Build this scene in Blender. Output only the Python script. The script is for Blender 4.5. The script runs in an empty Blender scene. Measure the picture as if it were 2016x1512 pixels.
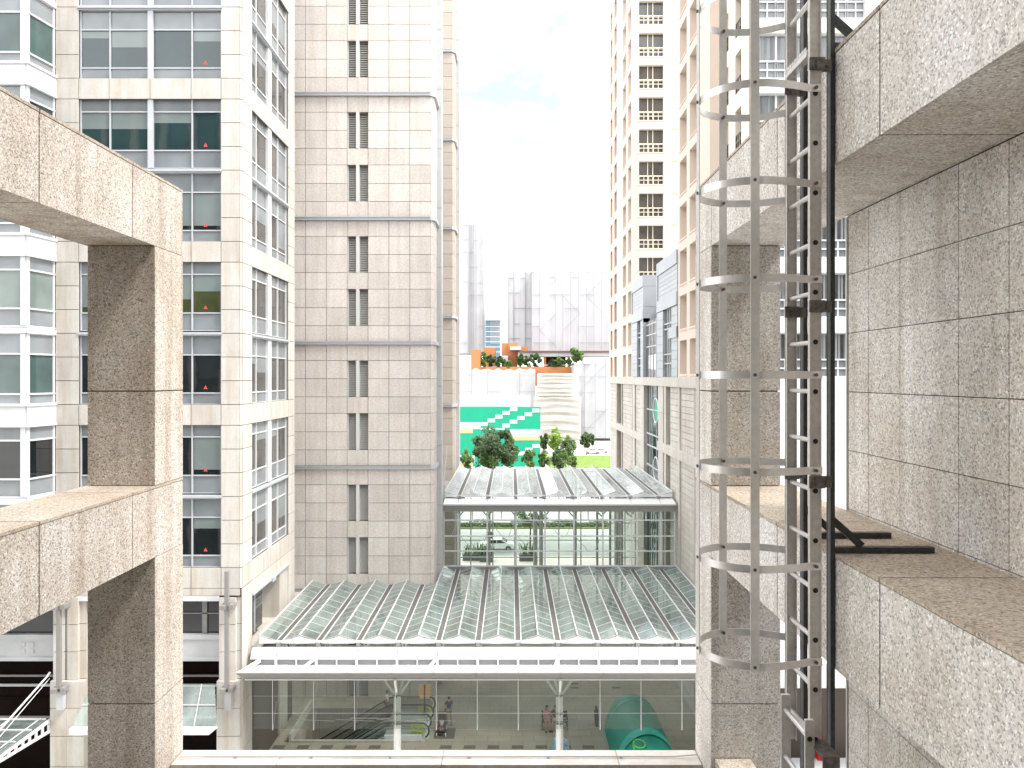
import bpy, bmesh, math, random
from mathutils import Vector
random.seed(7)
S = bpy.context.scene
COL = S.collection
R = math.radians

# ------------------------------------------------------------------ camera
cam_d = bpy.data.cameras.new('camera'); cam = bpy.data.objects.new('camera', cam_d); COL.objects.link(cam)
EYE = 21.0
cam.location = (0, 0, EYE); cam.rotation_euler = (R(90), 0, 0)
cam_d.sensor_width = 36; cam_d.lens = 36*1500/2016
cam_d.shift_x = 0.001; cam_d.shift_y = -0.00694
cam_d.clip_start = 0.05; cam_d.clip_end = 6000
S.camera = cam
# ------------------------------------------------------------------ sky
W = bpy.data.worlds.new("World"); S.world = W; W.use_nodes = True
nt = W.node_tree; nt.nodes.clear()
def N(t, kind, **kw):
    n = t.nodes.new(kind)
    for k, v in kw.items(): setattr(n, k, v)
    return n
out = N(nt, 'ShaderNodeOutputWorld'); bg = N(nt, 'ShaderNodeBackground')
SUN_EL, SUN_AZ = 56, 112      # azimuth measured clockwise from +Y
sky = N(nt, 'ShaderNodeTexSky', sky_type='NISHITA', sun_disc=False, sun_elevation=R(SUN_EL), sun_rotation=R(SUN_AZ), dust_density=2.0)
tc = N(nt, 'ShaderNodeTexCoord')
noi = N(nt, 'ShaderNodeTexNoise'); noi.inputs['Scale'].default_value = 7.5; noi.inputs['Detail'].default_value = 7; noi.inputs['Roughness'].default_value = .6
mp = N(nt, 'ShaderNodeMapping'); mp.inputs['Scale'].default_value = (1, 1, 1.8); mp.inputs['Location'].default_value = (0.0, 0, .0)
nt.links.new(tc.outputs['Generated'], mp.inputs['Vector']); nt.links.new(mp.outputs[0], noi.inputs['Vector'])
# break in the cloud: distance from a direction, edge broken up by the noise
sub = N(nt, 'ShaderNodeVectorMath', operation='SUBTRACT'); sub.inputs[1].default_value = (0.045, 0.94, 0.335)
scl = N(nt, 'ShaderNodeVectorMath', operation='MULTIPLY'); scl.inputs[1].default_value = (.48, .6, .85)
ln = N(nt, 'ShaderNodeVectorMath', operation='LENGTH')
nt.links.new(tc.outputs['Generated'], sub.inputs[0]); nt.links.new(sub.outputs[0], scl.inputs[0]); nt.links.new(scl.outputs[0], ln.inputs[0])
ma = N(nt, 'ShaderNodeMath', operation='MULTIPLY_ADD'); ma.inputs[1].default_value = -0.42; ma.inputs[2].default_value = 0.215
nt.links.new(noi.outputs['Fac'], ma.inputs[0])
ad = N(nt, 'ShaderNodeMath', operation='ADD'); nt.links.new(ln.outputs['Value'], ad.inputs[0]); nt.links.new(ma.outputs[0], ad.inputs[1])
mr = N(nt, 'ShaderNodeMapRange'); mr.interpolation_type = 'SMOOTHSTEP'
mr.inputs['From Min'].default_value = 0.01; mr.inputs['From Max'].default_value = 0.17
mr.inputs['To Min'].default_value = .165; mr.inputs['To Max'].default_value = 1.0
nt.links.new(ad.outputs[0], mr.inputs['Value'])
skm = N(nt, 'ShaderNodeMixRGB', blend_type='MULTIPLY'); skm.inputs[0].default_value = 1; skm.inputs[2].default_value = (.080, .088, .072, 1)
nt.links.new(sky.outputs[0], skm.inputs[1])
mx = N(nt, 'ShaderNodeMixRGB'); mx.inputs[2].default_value = (1.0, 1.0, 1.01, 1)
nt.links.new(mr.outputs[0], mx.inputs[0]); nt.links.new(skm.outputs[0], mx.inputs[1])
nt.links.new(mx.outputs[0], bg.inputs['Color']); bg.inputs['Strength'].default_value = 1.0
nt.links.new(bg.outputs[0], out.inputs[0])
sun_d = bpy.data.lights.new('sun', 'SUN'); sun_d.energy = 1.5; sun_d.angle = R(14); sun_d.color = (1, .96, .9)
sun = bpy.data.objects.new('sun', sun_d); COL.objects.link(sun)
dv = Vector((math.sin(R(SUN_AZ))*math.cos(R(SUN_EL)), math.cos(R(SUN_AZ))*math.cos(R(SUN_EL)), math.sin(R(SUN_EL))))
sun.rotation_euler = dv.to_track_quat('Z', 'Y').to_euler(); sun.location = (0, 0, 120)
S.render.engine = 'CYCLES'
S.view_settings.view_transform = 'Standard'; S.view_settings.look = 'None'; S.view_settings.gamma = 1
S.view_settings.exposure = 1.72
S.cycles.transparent_max_bounces = 24; S.cycles.max_bounces = 8; S.cycles.diffuse_bounces = 4
S.render.resolution_x = 1024; S.render.resolution_y = 768

# ------------------------------------------------------------------ materials
def new_mat(name):
    m = bpy.data.materials.new(name); m.use_nodes = True
    return m, m.node_tree, m.node_tree.nodes['Principled BSDF']
def ramp(t, stops, interp='LINEAR'):
    r = N(t, 'ShaderNodeValToRGB'); r.color_ramp.interpolation = interp
    els = r.color_ramp.elements
    while len(els) < len(stops): els.new(.5)
    for e, (p, c) in zip(els, stops): e.position = p; e.color = (*c, 1)
    return r
def mulc(t, a, b, f=1.0):
    m = N(t, 'ShaderNodeMixRGB', blend_type='MULTIPLY'); m.inputs[0].default_value = f
    t.links.new(a, m.inputs[1]); t.links.new(b, m.inputs[2]); return m.outputs[0]
def noise(t, scale, detail=4, sc=(1, 1, 1), rough=.55):
    c = N(t, 'ShaderNodeTexCoord'); p = N(t, 'ShaderNodeMapping'); p.inputs['Scale'].default_value = sc
    n = N(t, 'ShaderNodeTexNoise'); n.inputs['Scale'].default_value = scale; n.inputs['Detail'].default_value = detail; n.inputs['Roughness'].default_value = rough
    t.links.new(c.outputs['Object'], p.inputs[0]); t.links.new(p.outputs[0], n.inputs['Vector']); return n.outputs['Fac']
def mat(name, col, rough=.6, metal=0.0, var=.0, vs=3.0, streak=0.0, tone=False, bump=0.0, spec=.5, fine=0.0, fs=40.0, stain=(.62, .5, .38), emis=None):
    m, t, b = new_mat(name)
    base = N(t, 'ShaderNodeRGB'); base.outputs[0].default_value = (*col, 1); c = base.outputs[0]
    if var: c = mulc(t, c, ramp(t, [(.3, (1-var,)*3), (.7, (1+var*.4,)*3)]).outputs[0] if False else _rmp(t, noise(t, vs), [(.3, (1-var,)*3), (.7, (1, 1, 1))]))
    if fine: c = mulc(t, c, _rmp(t, noise(t, fs, 2), [(.38, (1-fine,)*3), (.62, (1, 1, 1))]))
    if streak: c = mulc(t, c, _rmp(t, noise(t, 2.2, 5, (1, 1, .09), .65), [(.42, (1, 1, 1)), (.75, tuple(1-streak*(1-s)*2 for s in stain))]))
    if tone:
        a = N(t, 'ShaderNodeAttribute', attribute_name='tone'); c = mulc(t, c, a.outputs['Color'])
    t.links.new(c, b.inputs['Base Color'])
    b.inputs['Roughness'].default_value = rough; b.inputs['Metallic'].default_value = metal
    b.inputs['Specular IOR Level'].default_value = spec
    if bump:
        bp = N(t, 'ShaderNodeBump'); bp.inputs['Strength'].default_value = bump; bp.inputs['Distance'].default_value = .01
        t.links.new(noise(t, fs, 3), bp.inputs['Height']); t.links.new(bp.outputs[0], b.inputs['Normal'])
    if emis:
        b.inputs['Emission Color'].default_value = (*emis[0], 1); b.inputs['Emission Strength'].default_value = emis[1]
    return m
def _rmp(t, fac, stops):
    r = ramp(t, stops); t.links.new(fac, r.inputs[0]); return r.outputs[0]
def granite(name, scale=85, gain=1.0, tint=(1, 1, 1), streak=.25, contrast=1.0):
    m, t, b = new_mat(name)
    c = N(t, 'ShaderNodeTexCoord'); v = N(t, 'ShaderNodeTexVoronoi'); v.inputs['Scale'].default_value = scale
    nz = N(t, 'ShaderNodeTexNoise'); nz.inputs['Scale'].default_value = scale*.7; nz.inputs['Detail'].default_value = 2
    mixv = N(t, 'ShaderNodeMixRGB', blend_type='LINEAR_LIGHT'); mixv.inputs[0].default_value = .012
    t.links.new(c.outputs['Object'], nz.inputs['Vector'])
    t.links.new(c.outputs['Object'], mixv.inputs[1]); t.links.new(nz.outputs['Color'], mixv.inputs[2])
    t.links.new(mixv.outputs[0], v.inputs['Vector'])
    sp = N(t, 'ShaderNodeSeparateColor'); t.links.new(v.outputs['Color'], sp.inputs[0])
    k = contrast; mid = .40
    def g(r_, g_, b_): return tuple((mid+(x-mid)*k)*gain*q for x, q in zip((r_, g_, b_), tint))
    rp = ramp(t, [(0, g(.10, .09, .085)), (.12, g(.22, .20, .19)), (.22, g(.40, .34, .31)), (.42, g(.46, .39, .355)), (.60, g(.47, .44, .41)), (.80, g(.55, .52, .49)), (.93, g(.70, .68, .65))], 'CONSTANT')
    t.links.new(sp.outputs[0], rp.inputs[0])
    col = rp.outputs[0]
    col = mulc(t, col, _rmp(t, noise(t, 1.3, 6), [(.3, (.86, .83, .79)), (.65, (1, 1, 1))]))
    if streak: col = mulc(t, col, _rmp(t, noise(t, 5, 5, (1, 1, .05), .6), [(.45, (1, 1, 1)), (.70, (1-streak, 1-streak*1.15, 1-streak*1.35))]))
    a_ = N(t, 'ShaderNodeAttribute', attribute_name='tone'); col = mulc(t, col, a_.outputs['Color'])
    col = mulc(t, col, _rmp(t, noise(t, .55, 8, (1, 1, 1), .7), [(.42, (.86, .83, .78)), (.60, (1, 1, 1))]))
    t.links.new(col, b.inputs['Base Color']); b.inputs['Roughness'].default_value = .72
    b.inputs['Specular IOR Level'].default_value = .35
    bp = N(t, 'ShaderNodeBump'); bp.inputs['Strength'].default_value = .25; bp.inputs['Distance'].default_value = .004
    t.links.new(sp.outputs[1], bp.inputs['Height']); t.links.new(bp.outputs[0], b.inputs['Normal'])
    return m
def window_glass(name, col, rough=.03, var=.25, refl=.5):
    m, t, b = new_mat(name)
    base = N(t, 'ShaderNodeRGB'); base.outputs[0].default_value = (*col, 1)
    cc = mulc(t, base.outputs[0], _rmp(t, noise(t, .55, 2), [(.35, (1-var,)*3), (.65, (1, 1, 1))]))
    t.links.new(cc, b.inputs['Base Color'])
    b.inputs['Roughness'].default_value = rough; b.inputs['Specular IOR Level'].default_value = refl; b.inputs['IOR'].default_value = 1.6
    bp = N(t, 'ShaderNodeBump'); bp.inputs['Strength'].default_value = .12; bp.inputs['Distance'].default_value = .03
    t.links.new(noise(t, .8, 1), bp.inputs['Height']); t.links.new(bp.outputs[0], b.inputs['Normal'])
    return m
def clear_glass(name, tint, refl=.12, body=.0, bodycol=(.5, .7, .62)):
    m, t, b = new_mat(name); t.nodes.remove(b)
    o = t.nodes['Material Output']
    tr = N(t, 'ShaderNodeBsdfTransparent'); tr.inputs[0].default_value = (*tint, 1)
    gl = N(t, 'ShaderNodeBsdfGlossy'); gl.inputs['Roughness'].default_value = .04
    lw0 = N(t, 'ShaderNodeLayerWeight'); lw0.inputs[0].default_value = .5
    lw = N(t, 'ShaderNodeMath', operation='POWER'); lw.inputs[1].default_value = 4.5; t.links.new(lw0.outputs['Facing'], lw.inputs[0])
    mm = N(t, 'ShaderNodeMath', operation='MULTIPLY_ADD'); mm.inputs[1].default_value = .8; mm.inputs[2].default_value = refl
    t.links.new(lw.outputs[0], mm.inputs[0])
    bp = N(t, 'ShaderNodeBump'); bp.inputs['Strength'].default_value = .25; bp.inputs['Distance'].default_value = .03
    t.links.new(noise(t, 1.1, 2), bp.inputs['Height']); t.links.new(bp.outputs[0], gl.inputs['Normal'])
    df = N(t, 'ShaderNodeBsdfDiffuse'); df.inputs[0].default_value = (*bodycol, 1)
    m0 = N(t, 'ShaderNodeMixShader'); m0.inputs[0].default_value = body
    if body: t.links.new(_rmp(t, noise(t, .7, 5, (1, .35, 1), .65), [(.3, (body*.45,)*3), (.72, (min(1, body*1.7),)*3)]), m0.inputs[0])
    t.links.new(tr.outputs[0], m0.inputs[1]); t.links.new(df.outputs[0], m0.inputs[2])
    ms = N(t, 'ShaderNodeMixShader'); t.links.new(mm.outputs[0], ms.inputs[0]); t.links.new(m0.outputs[0], ms.inputs[1]); t.links.new(gl.outputs[0], ms.inputs[2])
    t.links.new(ms.outputs[0], o.inputs[0]); return m
def leaf_mat(name, c1, c2):
    m, t, b = new_mat(name)
    a = N(t, 'ShaderNodeAttribute', attribute_name='tone')
    r = ramp(t, [(.0, c1), (1.0, c2)]); t.links.new(a.outputs['Fac'], r.inputs[0]); t.links.new(r.outputs[0], b.inputs['Base Color'])
    b.inputs['Roughness'].default_value = .5
    tl = N(t, 'ShaderNodeBsdfTranslucent'); t.links.new(r.outputs[0], tl.inputs[0])
    ms = N(t, 'ShaderNodeMixShader'); ms.inputs[0].default_value = .25
    t.links.new(b.outputs[0], ms.inputs[1]); t.links.new(tl.outputs[0], ms.inputs[2]); t.links.new(ms.outputs[0], t.nodes['Material Output'].inputs[0])
    return m
M = {}
M['granite'] = granite('pink_grey_granite', scale=110, gain=1.56, contrast=.78, streak=.30, tint=(.985, .985, .965))
M['granite_wall'] = granite('grey_granite_tiles', scale=95, gain=1.98, contrast=.60, streak=.2, tint=(.93, .965, .985))
M['granite_top'] = granite('weathered_granite_top', gain=1.12, tint=(1.06, .98, .86), streak=0, contrast=.6)
M['joint'] = mat('dark_joint', (.055, .048, .042), .9)
M['stoneA'] = mat('pale_cream_stone', (.655, .63, .59), .7, var=.10, vs=1.0, fine=.06, fs=14, streak=.30, tone=True, stain=(.72, .55, .4))
M['stoneT'] = mat('beige_stone', (.80, .745, .70), .75, var=.10, vs=.8, fine=.14, fs=9, streak=.16, tone=True, stain=(.6, .5, .42))
M['stoneTs'] = mat('rain_streaked_beige_stone', (.78, .73, .68), .75, var=.10, vs=.8, fine=.14, fs=9, streak=.28, tone=True, stain=(.66, .58, .50))
M['stoneR'] = mat('shade_taupe_stone', (.52, .465, .41), .8, var=.1, vs=.8, fine=.1, fs=9, tone=True)  # beige stone darkened and browned: shade on the rear wing put into colour
M['stoneP'] = mat('grey_podium_stone', (.60, .575, .53), .75, var=.12, vs=.7, fine=.08, fs=6, streak=.25, tone=True)
M['darkstone'] = mat('brown_grey_stone', (.06, .057, .053), .8, var=.1)  # near-black so the unseen block bounces little light onto the pillars
M['jointA'] = mat('stone_joint', (.12, .10, .085), .9)
M['jointT'] = mat('tower_joint', (.24, .21, .185), .9)
M['verge'] = mat('dry_verge', (.16, .17, .07), .9, var=.3)
M['white'] = mat('white_painted_metal', (.66, .67, .68), .4, var=.05, vs=2)
M['whiteb'] = mat('bluish_white_cladding', (.50, .52, .55), .42, var=.06, vs=1.5, streak=.05, stain=(.6, .6, .6))
M['ltgrey'] = mat('light_grey_metal', (.50, .51, .52), .42, var=.06)
M['midgrey'] = mat('mid_grey_metal', (.26, .25, .24), .45, var=.08)
M['dkgrey'] = mat('dark_grey_metal', (.10, .10, .10), .5)
M['black'] = mat('black_void', (.012, .011, .010), .6)
M['brownin'] = mat('shaded_brown_interior', (.009, .005, .004), .9, spec=.1, var=.5, vs=1)  # near-black: darkness of the deep shops put into a shallow wall
M['g_dark'] = window_glass('dark_window_glass', (.012, .016, .018), refl=.7)
M['g_teal'] = window_glass('teal_blind_behind_glass', (.075, .125, .12), var=.35)
M['g_tealdk'] = window_glass('deep_teal_window_glass', (.022, .050, .053), refl=.6)
M['g_green'] = window_glass('olive_window_glass', (.06, .072, .028))
M['g_pale'] = window_glass('pale_green_blind_glass', (.22, .275, .255), var=.3)
M['g_blind'] = window_glass('grey_roller_blind_glass', (.20, .24, .235), rough=.06, var=.15)
M['g_grey'] = window_glass('grey_spandrel_glass', (.25, .275, .29), rough=.08, var=.25, refl=.5)
M['g_mid'] = window_glass('mid_grey_window_glass', (.10, .10, .095), var=.5)
M['roof_glass'] = clear_glass('green_tinted_roof_glass', (.64, .74, .70), refl=.06, body=.28, bodycol=(.42, .51, .48))
M['roof_glass2'] = clear_glass('sky_pale_roof_glass', (.70, .80, .77), refl=.16, body=.5, bodycol=(.78, .84, .82))  # white diffuse body paints in the sky reflected by the panes
M['wall_glass'] = clear_glass('green_wall_glass', (.86, .94, .89), refl=.015)
M['hang_glass'] = clear_glass('hanging_screen_glass', (.68, .715, .67), refl=.04, body=.04, bodycol=(.5, .55, .5))
M['louvre'] = mat('louvre_grey', (.50, .49, .45), .6)
M['peach'] = mat('peach_render', (.67, .565, .49), .8, var=.05, vs=.6, streak=.05, stain=(.7, .6, .5))
M['cream'] = mat('cream_render', (.78, .71, .60), .8, var=.04)
M['whitewall'] = mat('white_wall', (.82, .81, .79), .8, var=.03)
M['bluegrey'] = mat('blue_grey_cladding', (.40, .43, .46), .55, var=.08, vs=.8, tone=True)
M['alu'] = mat('brushed_aluminium', (.74, .715, .68), .48, metal=.2, fine=.12, fs=30, var=.15, vs=4)
M['alub'] = mat('bright_aluminium', (.84, .83, .81), .3, metal=.6, fine=.08, fs=25)
M['galv'] = mat('dark_galvanised_steel', (.075, .085, .085), .55, metal=.3, fine=.3, fs=35, var=.3, vs=12)
M['galvl'] = mat('pale_galvanised_edge', (.36, .38, .39), .5, metal=.3, var=.2, vs=12)
M['bolt'] = mat('steel_bolt', (.16, .14, .125), .4, metal=.7)
M['steelbk'] = mat('stained_steel_bracket', (.20, .18, .165), .45, metal=.6, fine=.4, fs=25)
M['paving'] = mat('plaza_paving', (.46, .405, .335), .7, var=.25, vs=.35, fine=.1, fs=12)
def add_tiles(m, sx, sy, dark=.8):
    t = m.node_tree; b = t.nodes['Principled BSDF']; lk = b.inputs['Base Color'].links[0]; src = lk.from_socket
    c = N(t, 'ShaderNodeTexCoord'); k = N(t, 'ShaderNodeTexBrick'); k.offset = .5
    k.inputs['Scale'].default_value = 1; k.inputs['Brick Width'].default_value = sx; k.inputs['Row Height'].default_value = sy; k.inputs['Mortar Size'].default_value = .018
    k.inputs['Color1'].default_value = (1, 1, 1, 1); k.inputs['Color2'].default_value = (.92, .92, .92, 1); k.inputs['Mortar'].default_value = (dark*.9,)*3+(1,)
    t.links.new(c.outputs['Object'], k.inputs['Vector']); o = mulc(t, src, k.outputs['Color']); t.links.new(o, b.inputs['Base Color'])
add_tiles(M['paving'], 1.35, .675)
M['gutterg'] = mat('grey_gutter_felt', (.12, .115, .105), .8, var=.3, vs=1.5)
M['soffit'] = mat('taupe_soffit', (.33, .315, .30), .6, var=.1)
M['colwhite'] = mat('white_column_paint', (.84, .85, .83), .4)
M['tile'] = mat('dark_paving_tile', (.17, .15, .13), .7, var=.2, vs=2)
M['ground'] = mat('pale_ground', (.45, .44, .42), .85, var=.15, vs=.1)
M['road'] = mat('asphalt', (.34, .335, .32), .85, var=.2, vs=.2)
M['sidewalk'] = mat('pale_pavement', (.58, .55, .48), .85, var=.1, vs=.4)
M['grass'] = mat('mown_grass', (.16, .26, .03), .9, var=.25, vs=.5, fine=.3, fs=3)
M['tarp'] = mat('white_tarpaulin', (.44, .445, .465), .7, var=.06, vs=.12, streak=.05, stain=(.7, .68, .66))
M['tarp2'] = mat('white_tarpaulin_sheet', (.44, .445, .46), .7, var=.12, vs=.18, streak=.08, stain=(.7, .68, .66))
M['seam'] = mat('tarpaulin_seam', (.22, .23, .26), .7)
M['net'] = mat('beige_shade_netting', (.44, .415, .375), .9, var=.15, vs=.3)
M['orange'] = mat('terracotta_render', (.42, .17, .065), .8, var=.1, vs=.3)
M['hgreen'] = mat('green_hoarding', (.0, .32, .18), .5, var=.14, vs=.35)
M['hwhite'] = mat('hoarding_white', (.5, .52, .52), .5)
M['hcream'] = mat('hoarding_cream', (.46, .37, .19), .5)
M['hblue'] = mat('hoarding_pale_blue', (.33, .46, .50), .5)
M['bark'] = mat('grey_brown_bark', (.16, .12, .085), .9, var=.3, vs=3)
M['leafd'] = leaf_mat('dark_green_leaves', (.018, .045, .012), (.075, .14, .028))
M['leafm'] = leaf_mat('mid_green_leaves', (.035, .08, .018), (.14, .24, .04))
M['leafl'] = leaf_mat('light_green_leaves', (.10, .20, .02), (.32, .46, .06))
M['canvas'] = mat('deep_green_canopy', (.0, .25, .185), .45, var=.12, vs=.8)
M['canvasl'] = mat('lighter_green_band', (.03, .40, .32), .45)
M['lime'] = mat('lime_green_paint', (.12, .62, .10), .5)
M['yellow'] = mat('yellow_plastic', (.80, .82, .08), .5)
M['skin'] = mat('skin', (.46, .27, .18), .55)
M['hair'] = mat('black_hair', (.012, .010, .010), .5)
M['navy'] = mat('navy_cloth', (.015, .03, .075), .8)
M['khaki'] = mat('khaki_cloth', (.30, .23, .14), .85)
M['pinkc'] = mat('pink_cloth', (.62, .30, .32), .85)
M['whitec'] = mat('white_cloth', (.75, .72, .72), .85)
M['blackc'] = mat('black_cloth', (.02, .02, .022), .8)
M['rubber'] = mat('black_rubber', (.015, .015, .015), .45)
M['carwhite'] = mat('white_car_paint', (.80, .80, .80), .18, spec=.7)
M['red'] = mat('red_paint', (.45, .004, .006), .4)
M['redtri'] = mat('red_marker', (.75, .07, .04), .5)
M['signbeige'] = mat('beige_sign', (.74, .46, .22), .6)
M['brown'] = mat('brown_band', (.15, .06, .03), .6)
M['pblue'] = mat('pale_blue_plastic', (.25, .52, .66), .5)
M['curtain'] = mat('grey_curtain', (.30, .31, .33), .8, streak=.5, stain=(.3, .3, .3))
M['bluetower'] = mat('blue_glass_tower', (.10, .19, .26), .3, var=.15, vs=.05)
M['hub'] = mat('metal_hub', (.45, .45, .46), .3, metal=.8)

# ------------------------------------------------------------------ mesh helpers
ORG = {}
FRONT = lambda y: (0, y, 1, 0, 0, -1)          # frame facing the camera, u = X
def SIDE(x, s): return (x, 0, 0, 1, s, 0)      # frame in plane X = x, u = Y, normal s*X
class MB:
    def __init__(self): self.v = []; self.f = []; self.t = []; self.s = []
    def poly(self, pts, faces, tone=1.0, smooth=False):
        n = len(self.v); self.v += [tuple(p) for p in pts]
        for f in faces: self.f.append([n+i for i in f]); self.t.append(tone); self.s.append(smooth)
    def box(self, x0, x1, y0, y1, z0, z1, tone=1.0):
        if x0 > x1: x0, x1 = x1, x0
        if y0 > y1: y0, y1 = y1, y0
        if z0 > z1: z0, z1 = z1, z0
        self.poly([(x0,y0,z0),(x1,y0,z0),(x1,y1,z0),(x0,y1,z0),(x0,y0,z1),(x1,y0,z1),(x1,y1,z1),(x0,y1,z1)],
                  [(0,3,2,1),(4,5,6,7),(0,1,5,4),(1,2,6,5),(2,3,7,6),(3,0,4,7)], tone)
    def ob(self, F, u0, u1, d0, d1, z0, z1, tone=1.0):
        ox, oy, ux, uy, nx, ny = F
        P = lambda u, d: (ox+u*ux+d*nx, oy+u*uy+d*ny)
        a, b = P(u0, d0), P(u1, d1)
        self.box(a[0], b[0], a[1], b[1], z0, z1, tone)
    def prism(self, pts2, axis, a0, a1, tone=1.0):
        """extrude a 2-D polygon; axis 'y': pts (x,z); 'x': pts (y,z); 'z': pts (x,y)"""
        mk = {'y': lambda p, a: (p[0], a, p[1]), 'x': lambda p, a: (a, p[0], p[1]), 'z': lambda p, a: (p[0], p[1], a)}[axis]
        n = len(pts2); V = [mk(p, a0) for p in pts2]+[mk(p, a1) for p in pts2]
        F = [tuple(range(n)), tuple(range(2*n-1, n-1, -1))]+[(i, i+n, (i+1) % n+n, (i+1) % n) for i in range(n)]
        self.poly(V, F, tone)
    def tube(self, p0, p1, r, n=8, r1=None, tone=1.0, caps=True):
        p0, p1 = Vector(p0), Vector(p1); d = (p1-p0)
        if d.length < 1e-6: return
        d.normalize(); a = d.orthogonal().normalized(); b = d.cross(a); r1 = r if r1 is None else r1
        V = [p0+(a*math.cos(2*math.pi*i/n)+b*math.sin(2*math.pi*i/n))*r for i in range(n)]+[p1+(a*math.cos(2*math.pi*i/n)+b*math.sin(2*math.pi*i/n))*r1 for i in range(n)]
        F = [(i, (i+1) % n, (i+1) % n+n, i+n) for i in range(n)]
        self.poly(V, F, tone, True)
        if caps: self.poly(V, [tuple(range(n-1, -1, -1)), tuple(range(n, 2*n))], tone)
    def path(self, pts, r, n=6):
        for a, b in zip(pts, pts[1:]): self.tube(a, b, r, n)
    def bar(self, p0, p1, w, h, up=(0, 0, 1)):
        """rectangular bar between two points; w across, h along up"""
        p0, p1 = Vector(p0), Vector(p1); d = (p1-p0).normalized(); up = Vector(up)
        s = d.cross(up)
        if s.length < 1e-5: s = Vector((1, 0, 0))
        s.normalize(); u = s.cross(d).normalized()
        V = [p+s*w/2*i+u*h/2*j for p in (p0, p1) for i, j in ((-1,-1),(1,-1),(1,1),(-1,1))]
        self.poly(V, [(0,1,2,3),(7,6,5,4),(0,4,5,1),(1,5,6,2),(2,6,7,3),(3,7,4,0)])
    def blob(self, c, rx, ry, rz, n=10, m=7, tone=1.0, jit=0):
        V = []; F = []
        for j in range(m+1):
            th = math.pi*j/m
            for i in range(n):
                ph = 2*math.pi*i/n; k = 1+random.uniform(-jit, jit)
                V.append((c[0]+rx*k*math.sin(th)*math.cos(ph), c[1]+ry*k*math.sin(th)*math.sin(ph), c[2]+rz*k*math.cos(th)))
        for j in range(m):
            for i in range(n): F.append((j*n+i, (j+1)*n+i, (j+1)*n+(i+1) % n, j*n+(i+1) % n))
        self.poly(V, F, tone, True)
    def build(self, name, m, parent=None, label=None, norm=True):
        me = bpy.data.meshes.new(name)
        o0 = ORG.get(parent.name, Vector((0, 0, 0))) if parent else Vector((0, 0, 0))
        me.from_pydata([(a-o0[0], b-o0[1], c-o0[2]) for a, b, c in self.v], [], self.f)
        me.materials.append(M[m] if isinstance(m, str) else m)
        at = me.attributes.new('tone', 'FLOAT', 'FACE'); at.data.foreach_set('value', self.t)
        me.polygons.foreach_set('use_smooth', self.s)
        if norm:
            b = bmesh.new(); b.from_mesh(me); bmesh.ops.recalc_face_normals(b, faces=b.faces); b.to_mesh(me); b.free()
        me.update()
        o = bpy.data.objects.new(name, me); COL.objects.link(o)
        if parent: o.parent = parent; ORG[o.name] = o0
        else: ORG[o.name] = Vector((0, 0, 0))
        if label: o['label'] = label
        return o
def thing(name, label, cat, loc=(0, 0, 0), group=None):
    o = bpy.data.objects.new(name, None); COL.objects.link(o); o.location = loc
    o.empty_display_size = .3
    ORG[o.name] = Vector(loc); o['label'] = label; o['category'] = cat
    if group: o['group'] = group
    return o
def tag(o, label, cat, group=None, kind=None):
    o['label'] = label; o['category'] = cat
    if group: o['group'] = group
    if kind: o['kind'] = kind
    return o
def struct(o): o['kind'] = 'structure'; return o
def copy_tree(o, off, label=None, parent=None, keep=True):
    c = o.copy(); COL.objects.link(c)
    if parent is None:
        c.location = Vector(o.location)+Vector(off); ORG[c.name] = ORG[o.name]+Vector(off)
        if label: c['label'] = label
    else: c.parent = parent
    for ch in [x for x in COL.objects if x.parent == o]: copy_tree(ch, off, None, c)
    return c
def X_(x, Z): return (x-1006)*Z/1500
def Z_(y, Z): return EYE+(742-y)*Z/1500
def rt(a=.07): return 1-random.random()*a
def panels(mb, F, us, zs, t=.03, g=.014, skip=None, ta=.09, d=0.0):
    for i in range(len(us)-1):
        for j in range(len(zs)-1):
            if skip and skip(i, j, us[i], us[i+1], zs[j], zs[j+1]): continue
            mb.ob(F, us[i]+g/2, us[i+1]-g/2, d-t, d, zs[j]+g/2, zs[j+1]-g/2, rt(ta))
# ================================================================== ground
def ground_sheet():
    mb = MB(); xs = [-900, -12.6, -4.95, 900]; ys = [-400, 43.85, 48.3, 3000]
    for i in range(3):
        for j in range(3):
            if i == 1 and j == 1: continue
            mb.poly([(xs[i],ys[j],0),(xs[i+1],ys[j],0),(xs[i+1],ys[j+1],0),(xs[i],ys[j+1],0)], [(0,1,2,3)])
    return struct(mb.build('ground', 'ground', norm=False))
ground_sheet()
mb = MB(); xs = [-40, -12.6, -4.95, 11.4]; ys = [36, 43.85, 48.3, 84]
for i in range(3):
    for j in range(3):
        if i == 1 and j == 1: continue
        mb.poly([(xs[i],ys[j],.004),(xs[i+1],ys[j],.004),(xs[i+1],ys[j+1],.004),(xs[i],ys[j+1],.004)], [(0,1,2,3)])
struct(mb.build('plaza_floor', 'paving', norm=False))
mb = MB()
for x in (568, 615, 661, 707, 754, 892, 938, 984, 1031, 1077, 1123, 1168):
    X = X_(x-12, 43.9); mb.box(X-.33, X+.33, 43.0, 43.42, .003, .008)
mb.box(-4.5, -3.3, 44.2, 45.6, .003, .008)
for x, y in ((1131, 1346), (1131, 1354), (1213, 1354)):
    Z = 21*1500/(y-742); mb.box(X_(x-8, Z), X_(x+8, Z), Z-.15, Z+.15, .003, .008)
struct(mb.build('plaza_inset_tiles', 'tile'))
mb = MB(); mb.box(-60, 60, 84, 89, .004, .11); struct(mb.build('pavement', 'sidewalk'))
mb = MB(); mb.box(-200, 200, 89, 104, .002, .006); mb.box(-200, 200, 108.5, 128, .002, .006); struct(mb.build('road', 'road'))
mb = MB()
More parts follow.
